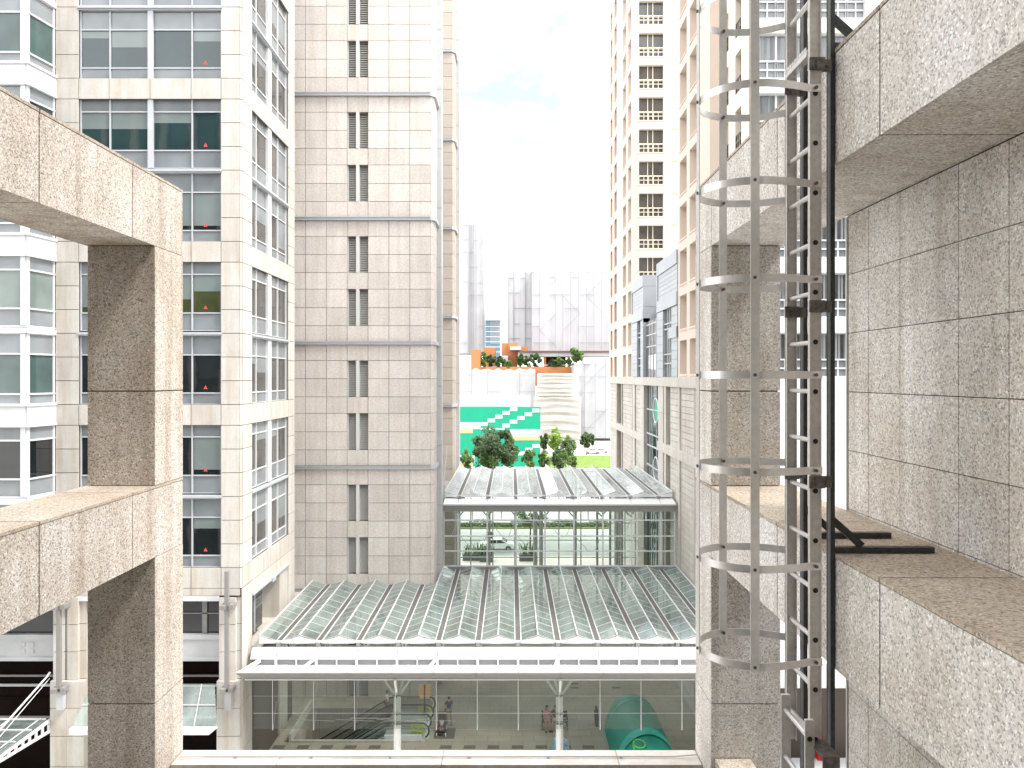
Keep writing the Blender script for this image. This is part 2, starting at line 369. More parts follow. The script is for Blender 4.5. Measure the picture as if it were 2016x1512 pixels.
for k in range(-20, 20): mb.box(k*6, k*6+3, 96.4, 96.55, .009, .013); mb.box(k*6, k*6+3, 118, 118.15, .009, .013)
mb.box(-200, 200, 103.5, 103.65, .009, .013)
struct(mb.build('road_markings', 'white'))
mb = MB(); mb.box(-200, 200, 105, 107.5, .004, .14); struct(mb.build('grass_verge', 'verge'))
mb = MB(); mb.box(9, 80, 176, 202, .004, .12); struct(mb.build('lawn', 'grass'))

# ================================================================== near granite portals
def portal(sign, name, label, cat):
    xi = -3.53 if sign < 0 else 1.985            # inner face
    xo = xi-.684 if sign < 0 else 2.724
    cxo = xi-.667 if sign < 0 else 2.67
    Y0, Y1 = 7.555, 8.195
    t = thing(name, label, cat, (xi, Y0, 0))
    n = 1 if sign < 0 else -1                    # inner normal
    z = EYE
    levels = [z-8.3, z-5.74, z-3.243, z-1.787, z-1.081, z-.141, z+1.302, z+2.007]
    core = MB(); core.box(xi-n*.02, cxo+n*.02, Y0+.02, Y1-.02, 0, z+1.99)
    core.build('column_core', 'joint', t)
    mb = MB(); gm = 'granite' if sign < 0 else 'granite_wall'
    Fi = SIDE(xi, n)
    for a, b in zip(levels, levels[1:]):
        e = .006
        beam = (a == z-1.787 or a == z+1.302)
        if beam: continue
        # four faces of cladding around the column, arris to arris
        mb.box(xi, xi-n*.022, Y0+.024, Y1, a+e, b-e)
        mb.box(xi-n*.001, cxo, Y0, Y0+.022, a+e, b-e, rt(.1))
        mb.box(cxo, cxo+n*.022, Y0+.024, Y1, a+e, b-e)
        mb.box(xi-n*.024, cxo+n*.024, Y1-.022, Y1-.001, a+e, b-e)
        if abs(b-(z-1.787)) < .01: mb.build('column', gm, t); mb = MB()
    mb.build('column', gm, t)
    for zb, zt, bn in ((z-1.787, z-1.081, 'lower_beam'), (z+1.302, z+2.007, 'upper_beam')):
        c = MB(); c.box(xi-n*.02, xo+n*.02, -1.0, Y1-.02, zb+.02, zt-.02)
        mb = MB(); mt = MB()
        js = [-1.0, .99, 2.54, 4.10, 5.68, Y0-.003, Y1]
        if sign < 0: js = [-1.0, .99, 2.54, 4.10, 5.70, 7.11, Y1]
        for a, b in zip(js, js[1:]):
            e = .007
            mb.box(xi, xi-n*.022, a+e, b-e, zb+.0, zt-.030, rt(.12))           # inner face
            mb.box(xo, xo+n*.022, a+e, b-e, zb+.0, zt-.030)           # outer face
            mb.box(xi-n*.026, xo+n*.026, a+e, b-e, zb+.002, zb+.024)  # soffit
            mt.box(xi+n*.004, xo-n*.004, a+e, b-e, zt-.024, zt)       # coping
        mb.box(xi-n*.024, xo+n*.024, Y1-.022, Y1-.002, zb+.026, zt-.03)
        b_ = mb.build(bn, gm, t); c.build('beam_core', 'joint', b_); mt.build('coping', 'granite_top', b_)
    return t
portal(-1, 'granite_portal', 'speckled granite frame of two beams and a square pillar on the left', 'stone frame')
pr = portal(1, 'granite_portal', 'speckled granite beams and square pillar on the right behind the caged ladder', 'stone frame')
# tiled wall on the right
wt = thing('granite_wall', 'tall speckled granite tiled wall at the far right behind the beams', 'wall', (2.724, 6.17, 0))
mb = MB(); core = MB()
F = SIDE(2.726, -1)
us = [-1, 1.1, 2.1, 2.87, 3.53, 4.17, 4.64, 5.34, 5.81, 6.155]
zs = [EYE-1.065-.48*k for k in range(14, 0, -1)]+[EYE-1.065+.4725*k for k in range(0, 6)]
for i in range(len(us)-1):
    for j in range(len(zs)-1):
        mb.ob(F, us[i]+.003, us[i+1]-.003, -.03, 0, zs[j]+.003, zs[j+1]-.003, rt(.13))
mb.build('tiles', 'granite_wall', wt)
core.box(2.740, 3.1, -1, 6.145, 0, EYE+1.9); core.build('joints', 'joint', wt)
mb = MB(); mb.box(2.715, 3.11, 6.157, 6.178, 0, EYE+1.29); mb.build('edge_trim', 'ltgrey', wt)

# cross ledge between the portals
lt = thing('granite_ledge', 'pale granite ledge running between the two pillars at the bottom edge', 'ledge', (0, 8.0, 0))
jx = [-3.52, -2.43, -.72, 1.12, 1.975]
for a, b in zip(jx, jx[1:]):
    mb = MB(); mb.box(a+.003, b-.003, 7.875, 8.185, EYE-4.048, EYE-4.010); mb.build('coping', 'stoneA', lt)
mb = MB(); mb.box(-3.52, 1.975, 7.91, 8.17, EYE-5.1, EYE-4.048); mb.build('upstand', 'granite', lt)
mb = MB(); mb.box(-3.52, 1.975, 6.8, 7.909, EYE-5.1, EYE-4.5); mb.build('gutter', 'black', lt)  # black block: darkness of the open gap before the ledge put into colour
mb = MB(); pts = [(-3.48, 7.99, EYE-3.985), (-3.2, 8.02, EYE-3.995), (1.71, 8.02, EYE-3.995), (1.96, 8.01, EYE-3.97)]
mb.path(pts, .007, 8)
for x in (-2.9, -2.1, -1.27, -.44, .39, 1.16): mb.box(x-.012, x+.012, 8.005, 8.035, EYE-4.009, EYE-3.985)
tag(mb.build('lightning_cable', 'ltgrey'), 'thin grey metal cable clipped along the pale ledge at the bottom', 'cable')
mb = MB(); mb.box(2.02, 2.37, 7.22, 7.54, EYE-4.6, EYE-3.78)
tag(mb.build('granite_kerb_block', 'granite'), 'small granite block at the foot of the right pillar', 'block')

# ================================================================== caged ladder
lad = thing('caged_ladder', 'aluminium ladder with hooped safety cage fixed in front of the right granite beams', 'ladder', (1.84, 4.8, 17))
def stringer(y0, y1, x0, x1, zb, zt, parent, openback):
    mb = MB(); w = .006
    yf, yb = (y0, y1) if openback else (y1, y0)
    mb.box(x0, x1, yf, yf+(w if openback else -w), zb, zt)          # web
    mb.box(x0, x0+.005, min(yf, yb)+.0065, max(yf, yb)-.0001, zb, zt); mb.box(x1-.005, x1, min(yf, yb)+.0065, max(yf, yb)-.0001, zb, zt)
    mb.box(x0-.0015, x0+.008, yf-.004 if openback else yf, yf if openback else yf+.004, zb, zt)
    mb.box(x1-.008, x1+.0015, yf-.004 if openback else yf, yf if openback else yf+.004, zb, zt)
    return mb.build('stringer', 'alu', parent)
LZ0, LZT = EYE-2.19, EYE+3.4
stringer(4.60, 4.63, 1.805, 1.872, LZ0, LZT, lad, True)
stringer(5.00, 5.035, 1.812, 1.880, LZ0-.2, LZT, lad, False)
z0 = EYE+2.011
for n in range(-4, 16):
    z = z0-.3*n
    if z < LZ0: continue
    if n == 0:
        mb = MB()
        zz = z-.03
        mb.box(1.80, 1.875, 4.635, 5.0, zz, zz+.006)
        for k in range(9):
            y = 4.65+k*.04
            mb.box(1.797, 1.803, y, y+.026, zz+.007, zz+.028); mb.box(1.872, 1.878, y, y+.026, zz+.007, zz+.028); mb.box(1.81, 1.865, y+.01, y+.016, zz+.006, zz+.02)
        mb.box(1.797, 1.803, 4.635, 5.0, zz-.03, zz); mb.build('step_plate', 'alub', lad)
        continue
    mb = MB(); mb.tube((1.842, 4.604, z), (1.842, 5.03, z), .0145, 12); rg = mb.build('rung', 'alub', lad)
    mb = MB(); mb.tube((1.838, 4.5965, z), (1.838, 4.5985, z), .0155, 14); mb.build('rung_hole', 'black', rg)
# hoops
def hoop_curve():
    pts = []
    cx, cy, r = 1.505, 4.825, .312
    pts.append((1.878, 4.594)); pts.append((1.80, 4.594))
    for k in range(1, 6):
        a = k/6; pts.append((1.80-a*.235, 4.594-.068*math.sin(a*math.pi/2)))
    for k in range(0, 25):
        a = R(-80-k*200/24); pts.append((cx+r*math.cos(a), cy+r*math.sin(a)))
    for k in range(1, 6):
        a = k/6; pts.append((1.56+a*.235, 5.132-.088*a*a))
    pts.append((1.80, 5.042)); pts.append((1.876, 5.042))
    return pts
HC = hoop_curve()
def flatring(mb, pts, z, h, t):
    V = []; n = len(pts)
    for i, p in enumerate(pts):
        a = Vector(pts[max(i-1, 0)]); b = Vector(pts[min(i+1, n-1)]); d = (b-a).normalized(); nn = Vector((-d.y, d.x))
        for s in (-.5, .5):
            q = Vector(p)+nn*s*t
            V += [(q.x, q.y, z-h/2), (q.x, q.y, z+h/2)]
    F = []
    for i in range(n-1):
        k = i*4
        F += [(k, k+4, k+5, k+1), (k+2, k+3, k+7, k+6), (k+1, k+5, k+7, k+3), (k, k+2, k+6, k+4)]
    F += [(0, 1, 3, 2), (4*n-4, 4*n-2, 4*n-1, 4*n-3)]
    mb.poly(V, F, 1, True)
def sharp(o):
    md = o.modifiers.new('edge', 'EDGE_SPLIT'); md.split_angle = R(40); return o
rz = [EYE+1.743-.577*k for k in range(-2, 7)]
for z in rz:
    mb = MB(); flatring(mb, HC, z, .046, .004); hp = sharp(mb.build('hoop', 'alub', lad))
    for (bx, by, dx, dy) in ((1.443, 4.5135, 0, -1), (1.838, 4.5905, 0, -1), (1.428, 5.120, 0, -1), (1.1895, 4.835, -1, 0)):
        b = MB(); b.tube((bx, by, z), (bx+dx*.012, by+dy*.012, z), .0105, 8); b.build('bolt', 'bolt', hp)
for nm, (x0, x1, y0, y1) in (('f', (1.417, 1.470, 4.505, 4.511)), ('b', (1.400, 1.452, 5.1235, 5.129)), ('l', (1.186, 1.190, 4.80, 4.87))):
    mb = MB(); mb.box(x0, x1, y0, y1, rz[-1]-.03, EYE+3.3); mb.build('cage_strap', 'alub', lad)
# posts and arms
def post(y0, x0, arml, yoff):
    mb = MB(); mb.box(x0+.001, x0+.041, y0, y0+.03, EYE-6, EYE+3.4); p = mb.build('mounting_post', 'galv', lad)
    mb = MB(); mb.box(x0, x0+.0125, y0-.003, y0-.0002, EYE-6, EYE+3.4); mb.build('flange_edge', 'galvl', p)
    for zb in (EYE-1.078, EYE+2.01):
        mb = MB(); mb.box(x0+.042, x0+arml, y0-.002, y0+.05, zb, zb+.035)
        mb.box(x0+.042, x0+arml, y0+.051, y0+.10, zb, zb+.006)
        mb.build('bracket_arm', 'galv', p)
        mb = MB(); mb.bar((x0+.035, y0+.03, zb+.20), (x0+.215, y0+.03, zb+.04), .035, .042, (0, 0, 1)); mb.build('brace', 'galv', p)
post(4.66, 1.941, .65, 0)
post(5.09, 1.941, .60, 0)
for z in (EYE+1.885, EYE+.425, EYE-.634):
    for yy in (4.575, 4.985):
        mb = MB(); mb.box(1.795, 1.883, yy, yy+.016, z-.036, z+.036); mb.box(1.8835, 1.889, yy, yy+.07, z-.036, z+.036)
        mb.box(1.889, 1.940, yy+.03, yy+.052, z-.034, z+.034); mb.box(1.936, 1.9405, yy+.053, yy+.10, z-.03, z+.03)
        c = mb.build('clamp', 'steelbk', lad)
        b = MB(); b.tube((1.835, yy-.001, z+.014), (1.835, yy-.009, z+.014), .009, 8); b.tube((1.835, yy-.001, z-.014), (1.835, yy-.009, z-.014), .009, 8)
        b.tube((1.908, yy+.029, z), (1.908, yy+.008, z), .015, 6); b.build('bolt', 'bolt', c)
# foot bracket
mb = MB(); mb.box(1.80, 1.90, 4.40, 4.62, LZ0-.02, LZ0-.004); mb.box(1.80, 1.90, 4.40, 4.404, LZ0-.15, LZ0-.021); mb.build('foot_bracket', 'steelbk', lad)
# lower sliding section
ls = thing('ladder_section', 'short lower aluminium ladder section overlapping the foot of the caged ladder', 'ladder', (1.79, 4.8, 17))
def st2(y, x0, x1, zt):
    mb = MB(); mb.box(x0, x1, y, y+.022, EYE-5.0, zt); mb.box(x0-.004, x0+.004, y-.0035, y-.0002, EYE-5, zt); mb.box(x1-.004, x1+.004, y-.0035, y-.0002, EYE-5, zt); return mb.build('stringer', 'alu', ls)
st2(4.53, 1.752, 1.800, Z_(1418, 4.53)); st2(4.93, 1.752, 1.805, Z_(1368, 4.93))
for k in range(6):
    z = Z_(1455, 4.53)-.3*k
    mb = MB(); mb.tube((1.776, 4.54, z), (1.776, 4.94, z), .0145, 12); rg = mb.build('rung', 'alub', ls)
    mb = MB(); mb.tube((1.776, 4.527, z), (1.776, 4.5295, z), .0155, 12); mb.build('rung_hole', 'black', rg)

# ================================================================== left cream office building
A = thing('office_building', 'tall cream stone office block with gridded windows filling the left side', 'building', (-18, 38, 0))
YA = 38.1; FA = FRONT(YA); XS = -13.46; FS = SIDE(XS, 1)
belts = [35.94-8.16*k for k in range(-2, 4)]       # belt tops
BH = 1.04
pier_us = [(-22.78, -21.62), (-14.50, -13.56)]
stone = MB(); back = MB()
def rows_between(zb_top, zb_next):   # pier panels between belts
    n = 6; return [zb_next+(zb_top-zb_next)*i/n for i in range(n+1)]
for k, bt in enumerate(belts):
    bb = bt-BH
    low = (k == len(belts)-1)
    nxt = belts[k+1] if not low else None
    us = [-22.78, -21.62, -20.1, -18.05, -16.0, -14.50, -13.56]
    for a, b in zip(us, us[1:]): stone.ob(FA, a+.016, b-.016, -.05, 0, bb+.016, bt-.016, rt(.12))
    if not low:
        zs = rows_between(bb, nxt)
        for (a, b) in pier_us:
            for p, q in zip(zs, zs[1:]): stone.ob(FA, a+.016, b-.016, -.05, 0, p+.016, q-.016, rt())
    # side face
    us = [38.2, 39.63, 41.4, 42.7, 44.4, 46.1, 47.4]
    for a, b in zip(us, us[1:]): stone.ob(FS, a+.016, b-.016, -.05, 0, bb+.016, bt-.016, rt(.12))
    if not low:
        for (a, b) in ((38.2, 39.63), (46.1, 47.4)):
            for p, q in zip(zs, zs[1:]): stone.ob(FS, a+.016, b-.016, -.05, 0, p+.016, q-.016, rt())
    # back-end face (z between) chamfer strip at the corner
    zz = [bb, bt]+([] if low else [])
    stone.prism([(-13.555, YA+.002), (-13.475, YA+.085), (-13.53, YA+.12), (-13.60, YA+.05)], 'z', bb+.016, bt-.016, .9)
    if not low:
        for p, q in zip(zs, zs[1:]): stone.prism([(-13.555, YA+.002), (-13.475, YA+.085), (-13.53, YA+.12), (-13.60, YA+.05)], 'z', p+.016, q-.016, .9)
stone.build('stone_cladding', 'stoneA', A)
# core in layers so the window recesses stay open
for k, bt in enumerate(belts):
    bb = bt-BH
    back.box(-40, XS-.052, YA+.052, 47.39, bb, bt)
    if k < len(belts)-1:
        z0_, z1_ = belts[k+1], bb
        back.box(-40, XS-.052, YA+.40, 47.39, z0_, z1_) if False else None
        back.box(-40, XS-.45, YA+.45, 47.39, z0_, z1_)
        back.box(-22.78, -21.63, YA+.052, YA+.449, z0_, z1_); back.box(-14.49, XS-.052, YA+.052, YA+.449, z0_, z1_)
        back.box(XS-.449, XS-.052, YA+.45, 39.62, z0_, z1_); back.box(XS-.449, XS-.052, 46.11, 47.39, z0_, z1_)
back.build('wall_core', 'jointA', A)
kinds_front = ['g_tealdk', 'g_teal', 'g_teal', 'g_tealdk', 'g_tealdk', 'g_dark', 'g_green', 'g_dark', 'g_dark', 'g_dark']
def make_window(F, cols, z1, upper, dk, parent, tri=False, wide=None, sgm='g_grey', depth=-.22, label=None):
    """one storey of glazing hanging down from z1"""
    if upper: rows = [('g', 0, .56), ('d', .64, 2.50), ('g', 2.58, 3.43)]; H = 3.43
    else: rows = [('g', 0, .90), ('d', 1.0, 2.82), ('g', 2.90, 3.42)]; H = 3.42
    fr = MB(); gl = MB(); bl = MB(); sps = []
    w = .06
    rnd = random.Random(int(z1*37+cols[0]*11))
    for i, c in enumerate(cols):
        ww = w
        if wide and i == wide[0]: ww = wide[1]
        if i == 0: fr.ob(F, c, c+w, depth, depth+.10, z1-H, z1)
        elif i == len(cols)-1: fr.ob(F, c-w, c, depth, depth+.10, z1-H, z1)
        else: fr.ob(F, c-ww/2, c+ww/2, depth, depth+(.16 if ww > .1 else .10), z1-H, z1)
    for (kd, a, b) in rows:
        sp = MB()
        if kd == 'g': sps.append(sp)
        for i in range(len(cols)-1):
            (gl if kd == 'd' else sp).ob(F, cols[i], cols[i+1], depth-.03, depth+.02, z1-b, z1-a)
        fr.ob(F, cols[0], cols[-1], depth, depth+.07, z1-b-.065 if b < H-.02 else z1-H, z1-b if b < H-.02 else z1-H+.03)
    o = fr.build('window', 'whiteb' if F is FA else 'white', parent, label)
    gl.build('glass', dk, o)
    for sp in sps: sp.build('spandrel_panel', sgm, o)
    if dk == 'g_teal':      # blind stops short of the sill
        for i in range(len(cols)-1): bl = MB(); bl.ob(F, cols[i]+.1, cols[i+1]-.1, depth+.02, depth+.026, z1-rows[1][2]+.02, z1-rows[1][2]+.22+.1*(i == 2)); bl.build('gap_under_blind', 'g_dark', o)
    if dk != 'g_teal':
        for i in range(len(cols)-1):
            if rnd.random() < .5: continue
            bd = MB()
            hh = rnd.choice((.35, .5, .8, 1.2, 1.6)); bd.ob(F, cols[i]+.07, cols[i+1]-.07, depth+.0201, depth+.026, z1-rows[1][1]-hh, z1-rows[1][1]-.0)
            bd.build('roller_blind', 'g_blind' if dk != 'g_mid' else 'g_grey', o)
    if tri:
        c = (cols[-2]+cols[-1])/2-.1; zb = z1-rows[1][2]+.17; t_ = MB()
        ox, oy, ux, uy, nx, ny = F
        t_.prism([(c-.10, zb), (c+.10, zb), (c, zb+.19)], 'y', oy-depth-.030, oy-depth-.024)
        t_.build('marker_triangle', 'redtri', o)
    return o
cf = [-21.62, -20.12, -18.07, -16.0, -14.50]
cs = [39.63, 40.69, 42.72, 44.42, 46.10]
side_k = ['g_mid']*12
n = 0
for k in range(len(belts)-1):
    zt = belts[k]-BH
    make_window(FA, cf, zt, True, kinds_front[n], A, n > 1, (2, .26)); 
    make_window(FS, cs, zt, True, 'g_mid', A, False, (2, .62))
    make_window(FA, cf, zt-3.70, False, kinds_front[n+1], A, n > 0, (2, .26))
    make_window(FS, cs, zt-3.70, False, 'g_mid', A, False, (2, .62))
    n += 2
    for F_, ua, ub in ((FA, -21.70, -14.45), (FS, 39.58, 46.14)):
        mb = MB(); mb.ob(F_, ua, ub, -.24, .05, zt-3.62, zt-3.5); mb.ob(F_, ua+.07, ub-.06, -.24, -.03, zt-3.69, zt-3.62); mb.build('sill_band', 'whiteb', A)
    continue
    mb = MB()
    mb.ob(FA, -21.70, -14.45, -.24, .03, zt-3.62, zt-3.5); mb.ob(FA, -21.62, -14.50, -.24, -.03, zt-3.69, zt-3.62)
    mb.ob(FS, 39.58, 46.14, -.24, .06, zt-3.62, zt-3.5); mb.ob(FS, 39.63, 46.10, -.24, -.03, zt-3.69, zt-3.62)
    mb.build('sill_band', 'whiteb', A)
# bay window on the far left
bay = MB(); gl = MB(); sp = MB(); bl = MB(); dkb = MB()
YB = 36.4; XB = -23.12
def bayface(mbx, z0, z1, off=0):
    # frontal and canted panel as thin slabs
    mbx.box(-34, XB, YB-off, YB+.06, z0, z1)
    a = Vector((XB, YB-off)); b = Vector((-22.84, YA+.0)); d = (b-a).normalized(); nn = Vector((d.y, -d.x))*(off)
    mbx.prism([tuple(a+nn), tuple(b+nn), tuple(b-Vector((.06, 0))), tuple(a+Vector((-.06, .06)))], 'z', z0, z1)
baykinds = ['g_teal', 'g_pale', 'g_dark', 'g_teal', 'g_tealdk', 'g_teal', 'g_pale', 'g_teal', 'g_dark', 'g_dark']
nb = 0
bayp = MB()
for k, bt in enumerate(belts):
    bb = bt-.95
    bayp = MB(); bayface(bayp, bb, bt, .12); bayface(bayp, bt-.02, bt+.10, .18); bayface(bayp, bb-.07, bb+.02, .16); bayp.build('bay_cladding', 'white', A)
    if k == len(belts)-1: break
    for up in (0, 1):
        zt = bb-.07 if not up else bt-BH-3.70
        H = 3.3 if not up else 3.42
        g_, f_ = MB(), MB(); ss = []
        rows = ([('g', 0, .6), ('d', .68, 2.45), ('g', 2.53, 3.30)] if not up else [('g', 0, .90), ('d', 1.0, 2.82), ('g', 2.90, 3.42)])
        for kd, a, b in rows:
            q_ = g_ if kd == 'd' else MB()
            bayface(q_, zt-b, zt-a, .0)
            if kd == 'g': ss.append(q_)
            bayface(f_, zt-b-.08, zt-b, .07)
        f_.box(XB-.26, XB-.03, YB-.10, YB+.05, zt-H, zt); f_.box(XB-.02, XB+.06, YB-.06, YB+.12, zt-H, zt)
        f_.box(-22.93, -22.80, YA-.12, YA-.0, zt-H, zt)
        for xx in (-26.4, -29.6): f_.box(xx, xx+.1, YB-.07, YB, zt-H, zt)
        o = f_.build('bay_window', 'white', A); g_.build('glass', baykinds[nb], o); nb += 1
        for q_ in ss: q_.build('spandrel_panel', 'g_grey', o)
    bayp = MB(); bayface(bayp, bt-BH-3.70, bt-4.32, .04); bayface(bayp, bt-BH-3.66, bt-4.45, .12); bayp.build('bay_sill', 'white', A)
# ground storeys
mb = MB()
mb.ob(FA, -22.78, -14.6, -.1, -.01, 9.78, 10.06); mb.build('soffit_trim', 'white', A)
mb = MB(); mb.ob(FA, -36, -14.6, -.75, -.6, 8.0, 9.9); mb.build('shop_glass', 'g_dark', A)
mb = MB(); mb.ob(FA, -36, -14.6, -.62, -.4, 6.70, 7.98); pb = mb.build('fascia_band', 'ltgrey', A)
mb = MB(); mb.ob(FA, -36, -14.6, -.6, -.33, 7.75, 7.99); mb.ob(FA, -36, -14.6, -.6, -.33, 6.66, 6.86)
for x0 in (-24.75, -24.3):
    for zz in (7.05, 7.4): mb.ob(FA, x0, x0+.2, -.399, -.36, zz, zz+.2)
mb.build('trim', 'ltgrey', pb)
mb = MB(); mb.ob(FA, -15.65, -15.4, -.599, -.5, 8.0, 9.9); mb.ob(FA, -20, -14.6, -.599, -.5, 9.0, 9.05); mb.build('shop_mullion', 'midgrey', A)
mb = MB(); mb.ob(FA, -36, -14.6, -1.58, -1.5, 0, 6.7); mb.build('shop_shade_sheet', 'brownin', A)  # near-black sheet in place of the shaded shop depth
def pier(x0, x1, name='pier'):
    mb = MB()
    zs = [9.98, 8.62, 7.26, 5.85, 4.5, 3.1, 1.6, 0]
    for i, (a, b) in enumerate(zip(zs, zs[1:])):
        if i < 3:
            w = x1-x0
            mb.box(x0+.08, x0+w*.38, YA-.04, YA+.5, b+.015, a-.015, rt()); mb.box(x0+w*.48, x0+w*.80, YA-.04, YA+.5, b+.015, a-.015, rt())
            mb.box(x0+w*.38, x0+w*.48, YA+.06, YA+.5, b+.015, a-.015, .8); mb.box(x0+w*.80, x1, YA+.14, YA+.5, b+.015, a-.015, .93)
        else:
            mb.box(x0, x0+(x1-x0)*.5-.01, YA-.16, YA+.5, b+.015, a-.015, rt()); mb.box(x0+(x1-x0)*.5, x1+.02, YA-.16, YA+.5, b+.015, a-.015, rt())
    return mb.build(name, 'stoneA', A)
pier(-14.66, -13.53); pier(-22.95, -21.3)
mb = MB(); mb.box(-14.60, -13.52, YA+.15, 39.6, 0, 10.05); mb.box(-22.9, -21.4, YA+.15, 39.6, 0, 10.05); mb.build('pier_core', 'jointA', A)
# recessed side below the overhang
mb = MB(); us = [39.63, 41.4, 42.9, 44.5, 46.1]
for a, b in zip(us, us[1:]): mb.ob(FS, a+.01, b-.01, -.05, 0, 9.75, bb0-.01 if False else 10.40, rt())
mb.ob(FS, 38.2, 39.62, -.05, 0, 8.9, 10.38, rt()); mb.ob(FS, 38.2, 39.62, -.05, 0, 7.5, 8.88, rt()); mb.ob(FS, 38.2, 39.62, -.05, 0, 6.1, 7.48, rt())
mb.ob(FS, 46.1, 47.4, -.05, 0, 8.9, 10.38, rt()); mb.ob(FS, 46.1, 47.4, -.05, 0, 7.5, 8.88, rt()); mb.ob(FS, 46.1, 47.4, -.05, 0, 5, 7.48, rt())
for a, b in zip(us, us[1:]): pass
for a, b in ((-22.78, -21.62), (-21.62, -20.1), (-20.1, -18.05), (-18.05, -16.0), (-16.0, -14.5), (-14.5, -13.56)): mb.ob(FA, a+.016, b-.016, -.05, 0, 10.07, 10.41, rt(.12))
mb.ob(FS, 38.2, 39.62, -.05, 0, 4.6, 6.08, rt()); mb.ob(FS, 38.2, 39.62, -.05, 0, 2.3, 4.58, rt()); mb.ob(FS, 38.2, 39.62, -.05, 0, 0, 2.28, rt())
mb.build('base_cladding', 'stoneA', A)
mb = MB(); mb.box(-22.77, XS-.052, YA+.052, 39.6, 10.06, 10.42); mb.build('lintel', 'jointA', A)
mb = MB(); mb.ob(FS, 39.65, 46.1, -.3, .08, 9.62, 9.74); mb.ob(FS, 42.6, 43.2, -.3, .16, 9.52, 9.78); mb.build('overhang_trim', 'whiteb', A)
mb = MB(); mb.box(XS-3, XS-.35, 39.7, 42.3, 7.3, 9.6); sg = mb.build('side_glass', 'g_mid', A)
mb = MB(); mb.box(XS-.349, XS-.30, 40.9, 41.0, 7.3, 9.6); mb.build('mullion', 'whiteb', sg)
mb = MB(); mb.box(XS-3, XS-.06, 44.5, 46.1, 0, 9.6, rt()); mb.box(XS-3, XS-1.2, 43.2, 44.5, 6.9, 9.6, rt()); mb.build('recess_wall', 'stoneA', A)
mb = MB()
for i in range(4):
    mb.box(-15.9, -13.1+.03, 39.7+i*2.6, 39.7+i*2.6+2.58, 6.85, 6.95, rt(.15))
mb.build('side_terrace', 'stoneP', A)
mb = MB(); mb.box(-40, -13.62, 39.7, 47.4, 0, 6.84); mb.box(-40, -15, 39.7, 47.3, 6.84, 10.4); mb.build('base_core', 'jointA', A)

def fin(x, z0, z1, label):
    t = thing('banner_pole', label, 'pole', (x, YA-.3, z0), 'grey banner poles on the stone piers')
    mb = MB(); mb.box(x-.08, x+.10, YA-.55, YA-.35, z0+.5, z1); mb.build('pole', 'midgrey', t)
    for zz in (z0+.35, z0+4.45):
        mb = MB(); mb.box(x-.25, x+.0, YA-.75, YA-.05, zz, zz+.22); mb.box(x+.14, x+.36, YA-.6, YA-.05, zz, zz+.22); mb.build('bracket', 'midgrey', t)
    mb = MB(); mb.box(x-.10, x+.22, YA-.50, YA-.2, z0-.55, z0+.34); mb.build('end_box', 'ltgrey', t)
    return t
fin(-14.05, 5.1, 11.4, 'slim grey banner pole on the stone pier beside the white canopy end')
fin(-22.35, 5.1, 11.4, 'slim grey banner pole on the stone pier at the far left bottom')
# glass awnings in front of the shops
aw = thing('glass_awning', 'white glass awning with a castellated end beam at the far bottom left', 'awning', (-25, 36, 4))
mb = MB(); mb.poly([(-36, 37.9, 3.98), (-23.06, 37.9, 3.98), (-23.06, 34.3, 3.93), (-36, 34.3, 3.93)], [(0, 1, 2, 3)]); mb.build('glass', 'roof_glass', aw)
for x in (-32.0, -27.5, -23.0):
    mb = MB()
    mb.prism([(38.0, 3.95), (33.8, 3.93), (33.8, 3.84), (38.0, 3.80)], 'x', x-.05, x+.05)
    mb.prism([(38.0, 3.40), (33.8, 3.80), (33.8, 3.70), (38.0, 3.27)], 'x', x-.05, x+.05)
    for k in range(8):
        y = 34.35+k*.5; zb = 3.75-(y-33.8)/4.2*.42; mb.box(x-.045, x+.045, y, y+.10, zb, 3.86)
    mb.build('castellated_beam', 'white', aw)
    mb = MB(); mb.tube((x, 38.0, 6.25), (x, 37.8, 6.15), .06, 8); mb.tube((x, 37.8, 6.15), (x, 33.9, 5.0), .045, 8); mb.tube((x+.05, 37.9, 6.0), (x+.05, 33.9, 4.75), .02, 6); mb.build('tie_rod', 'white', aw)
mb = MB()
for y in (34.35, 35.5, 36.7, 37.85): mb.bar((-36, y, 4.0), (-23.1, y, 4.0), .05, .05)
for k in range(9): mb.bar((-35+k*1.45, 34.3, 4.0), (-35+k*1.45, 37.9, 4.02), .04, .04)
mb.build('glazing_bars', 'white', aw)
a2 = thing('glass_awning', 'short sloping glass awning with a white edge between the two lower stone piers', 'awning', (-18, 37, 4))
mb = MB(); mb.poly([(-20.9, 37.95, 5.65), (-14.75, 37.95, 5.65), (-14.0, 36.3, 4.32), (-20.9, 36.3, 4.32)], [(0, 1, 2, 3)]); mb.build('glass', 'roof_glass', a2)
mb = MB(); mb.prism([(-20.9, 4.05), (-14.3, 4.05), (-13.95, 4.34), (-20.9, 4.34)], 'y', 36.05, 36.29); mb.build('edge_beam', 'white', a2)
mb = MB()
for x in (-19.6, -18.2, -16.8, -15.4): mb.bar((x, 37.95, 5.70), (x+.3, 36.3, 4.37), .04, .04)
mb.bar((-20.9, 37.1, 5.02), (-14.4, 37.1, 5.02), .05, .05)
mb.build('glazing_bars', 'ltgrey', a2)
for z_, m_, h_ in ((5.45, 'midgrey', .10), (4.95, 'ltgrey', .12), (4.35, 'brownin', .06), (3.3, 'midgrey', .1)):
    mb = MB(); mb.ob(FA, -36, -14.7, -1.49, -1.4, z_, z_+h_); mb.build('shop_rail', m_, A)
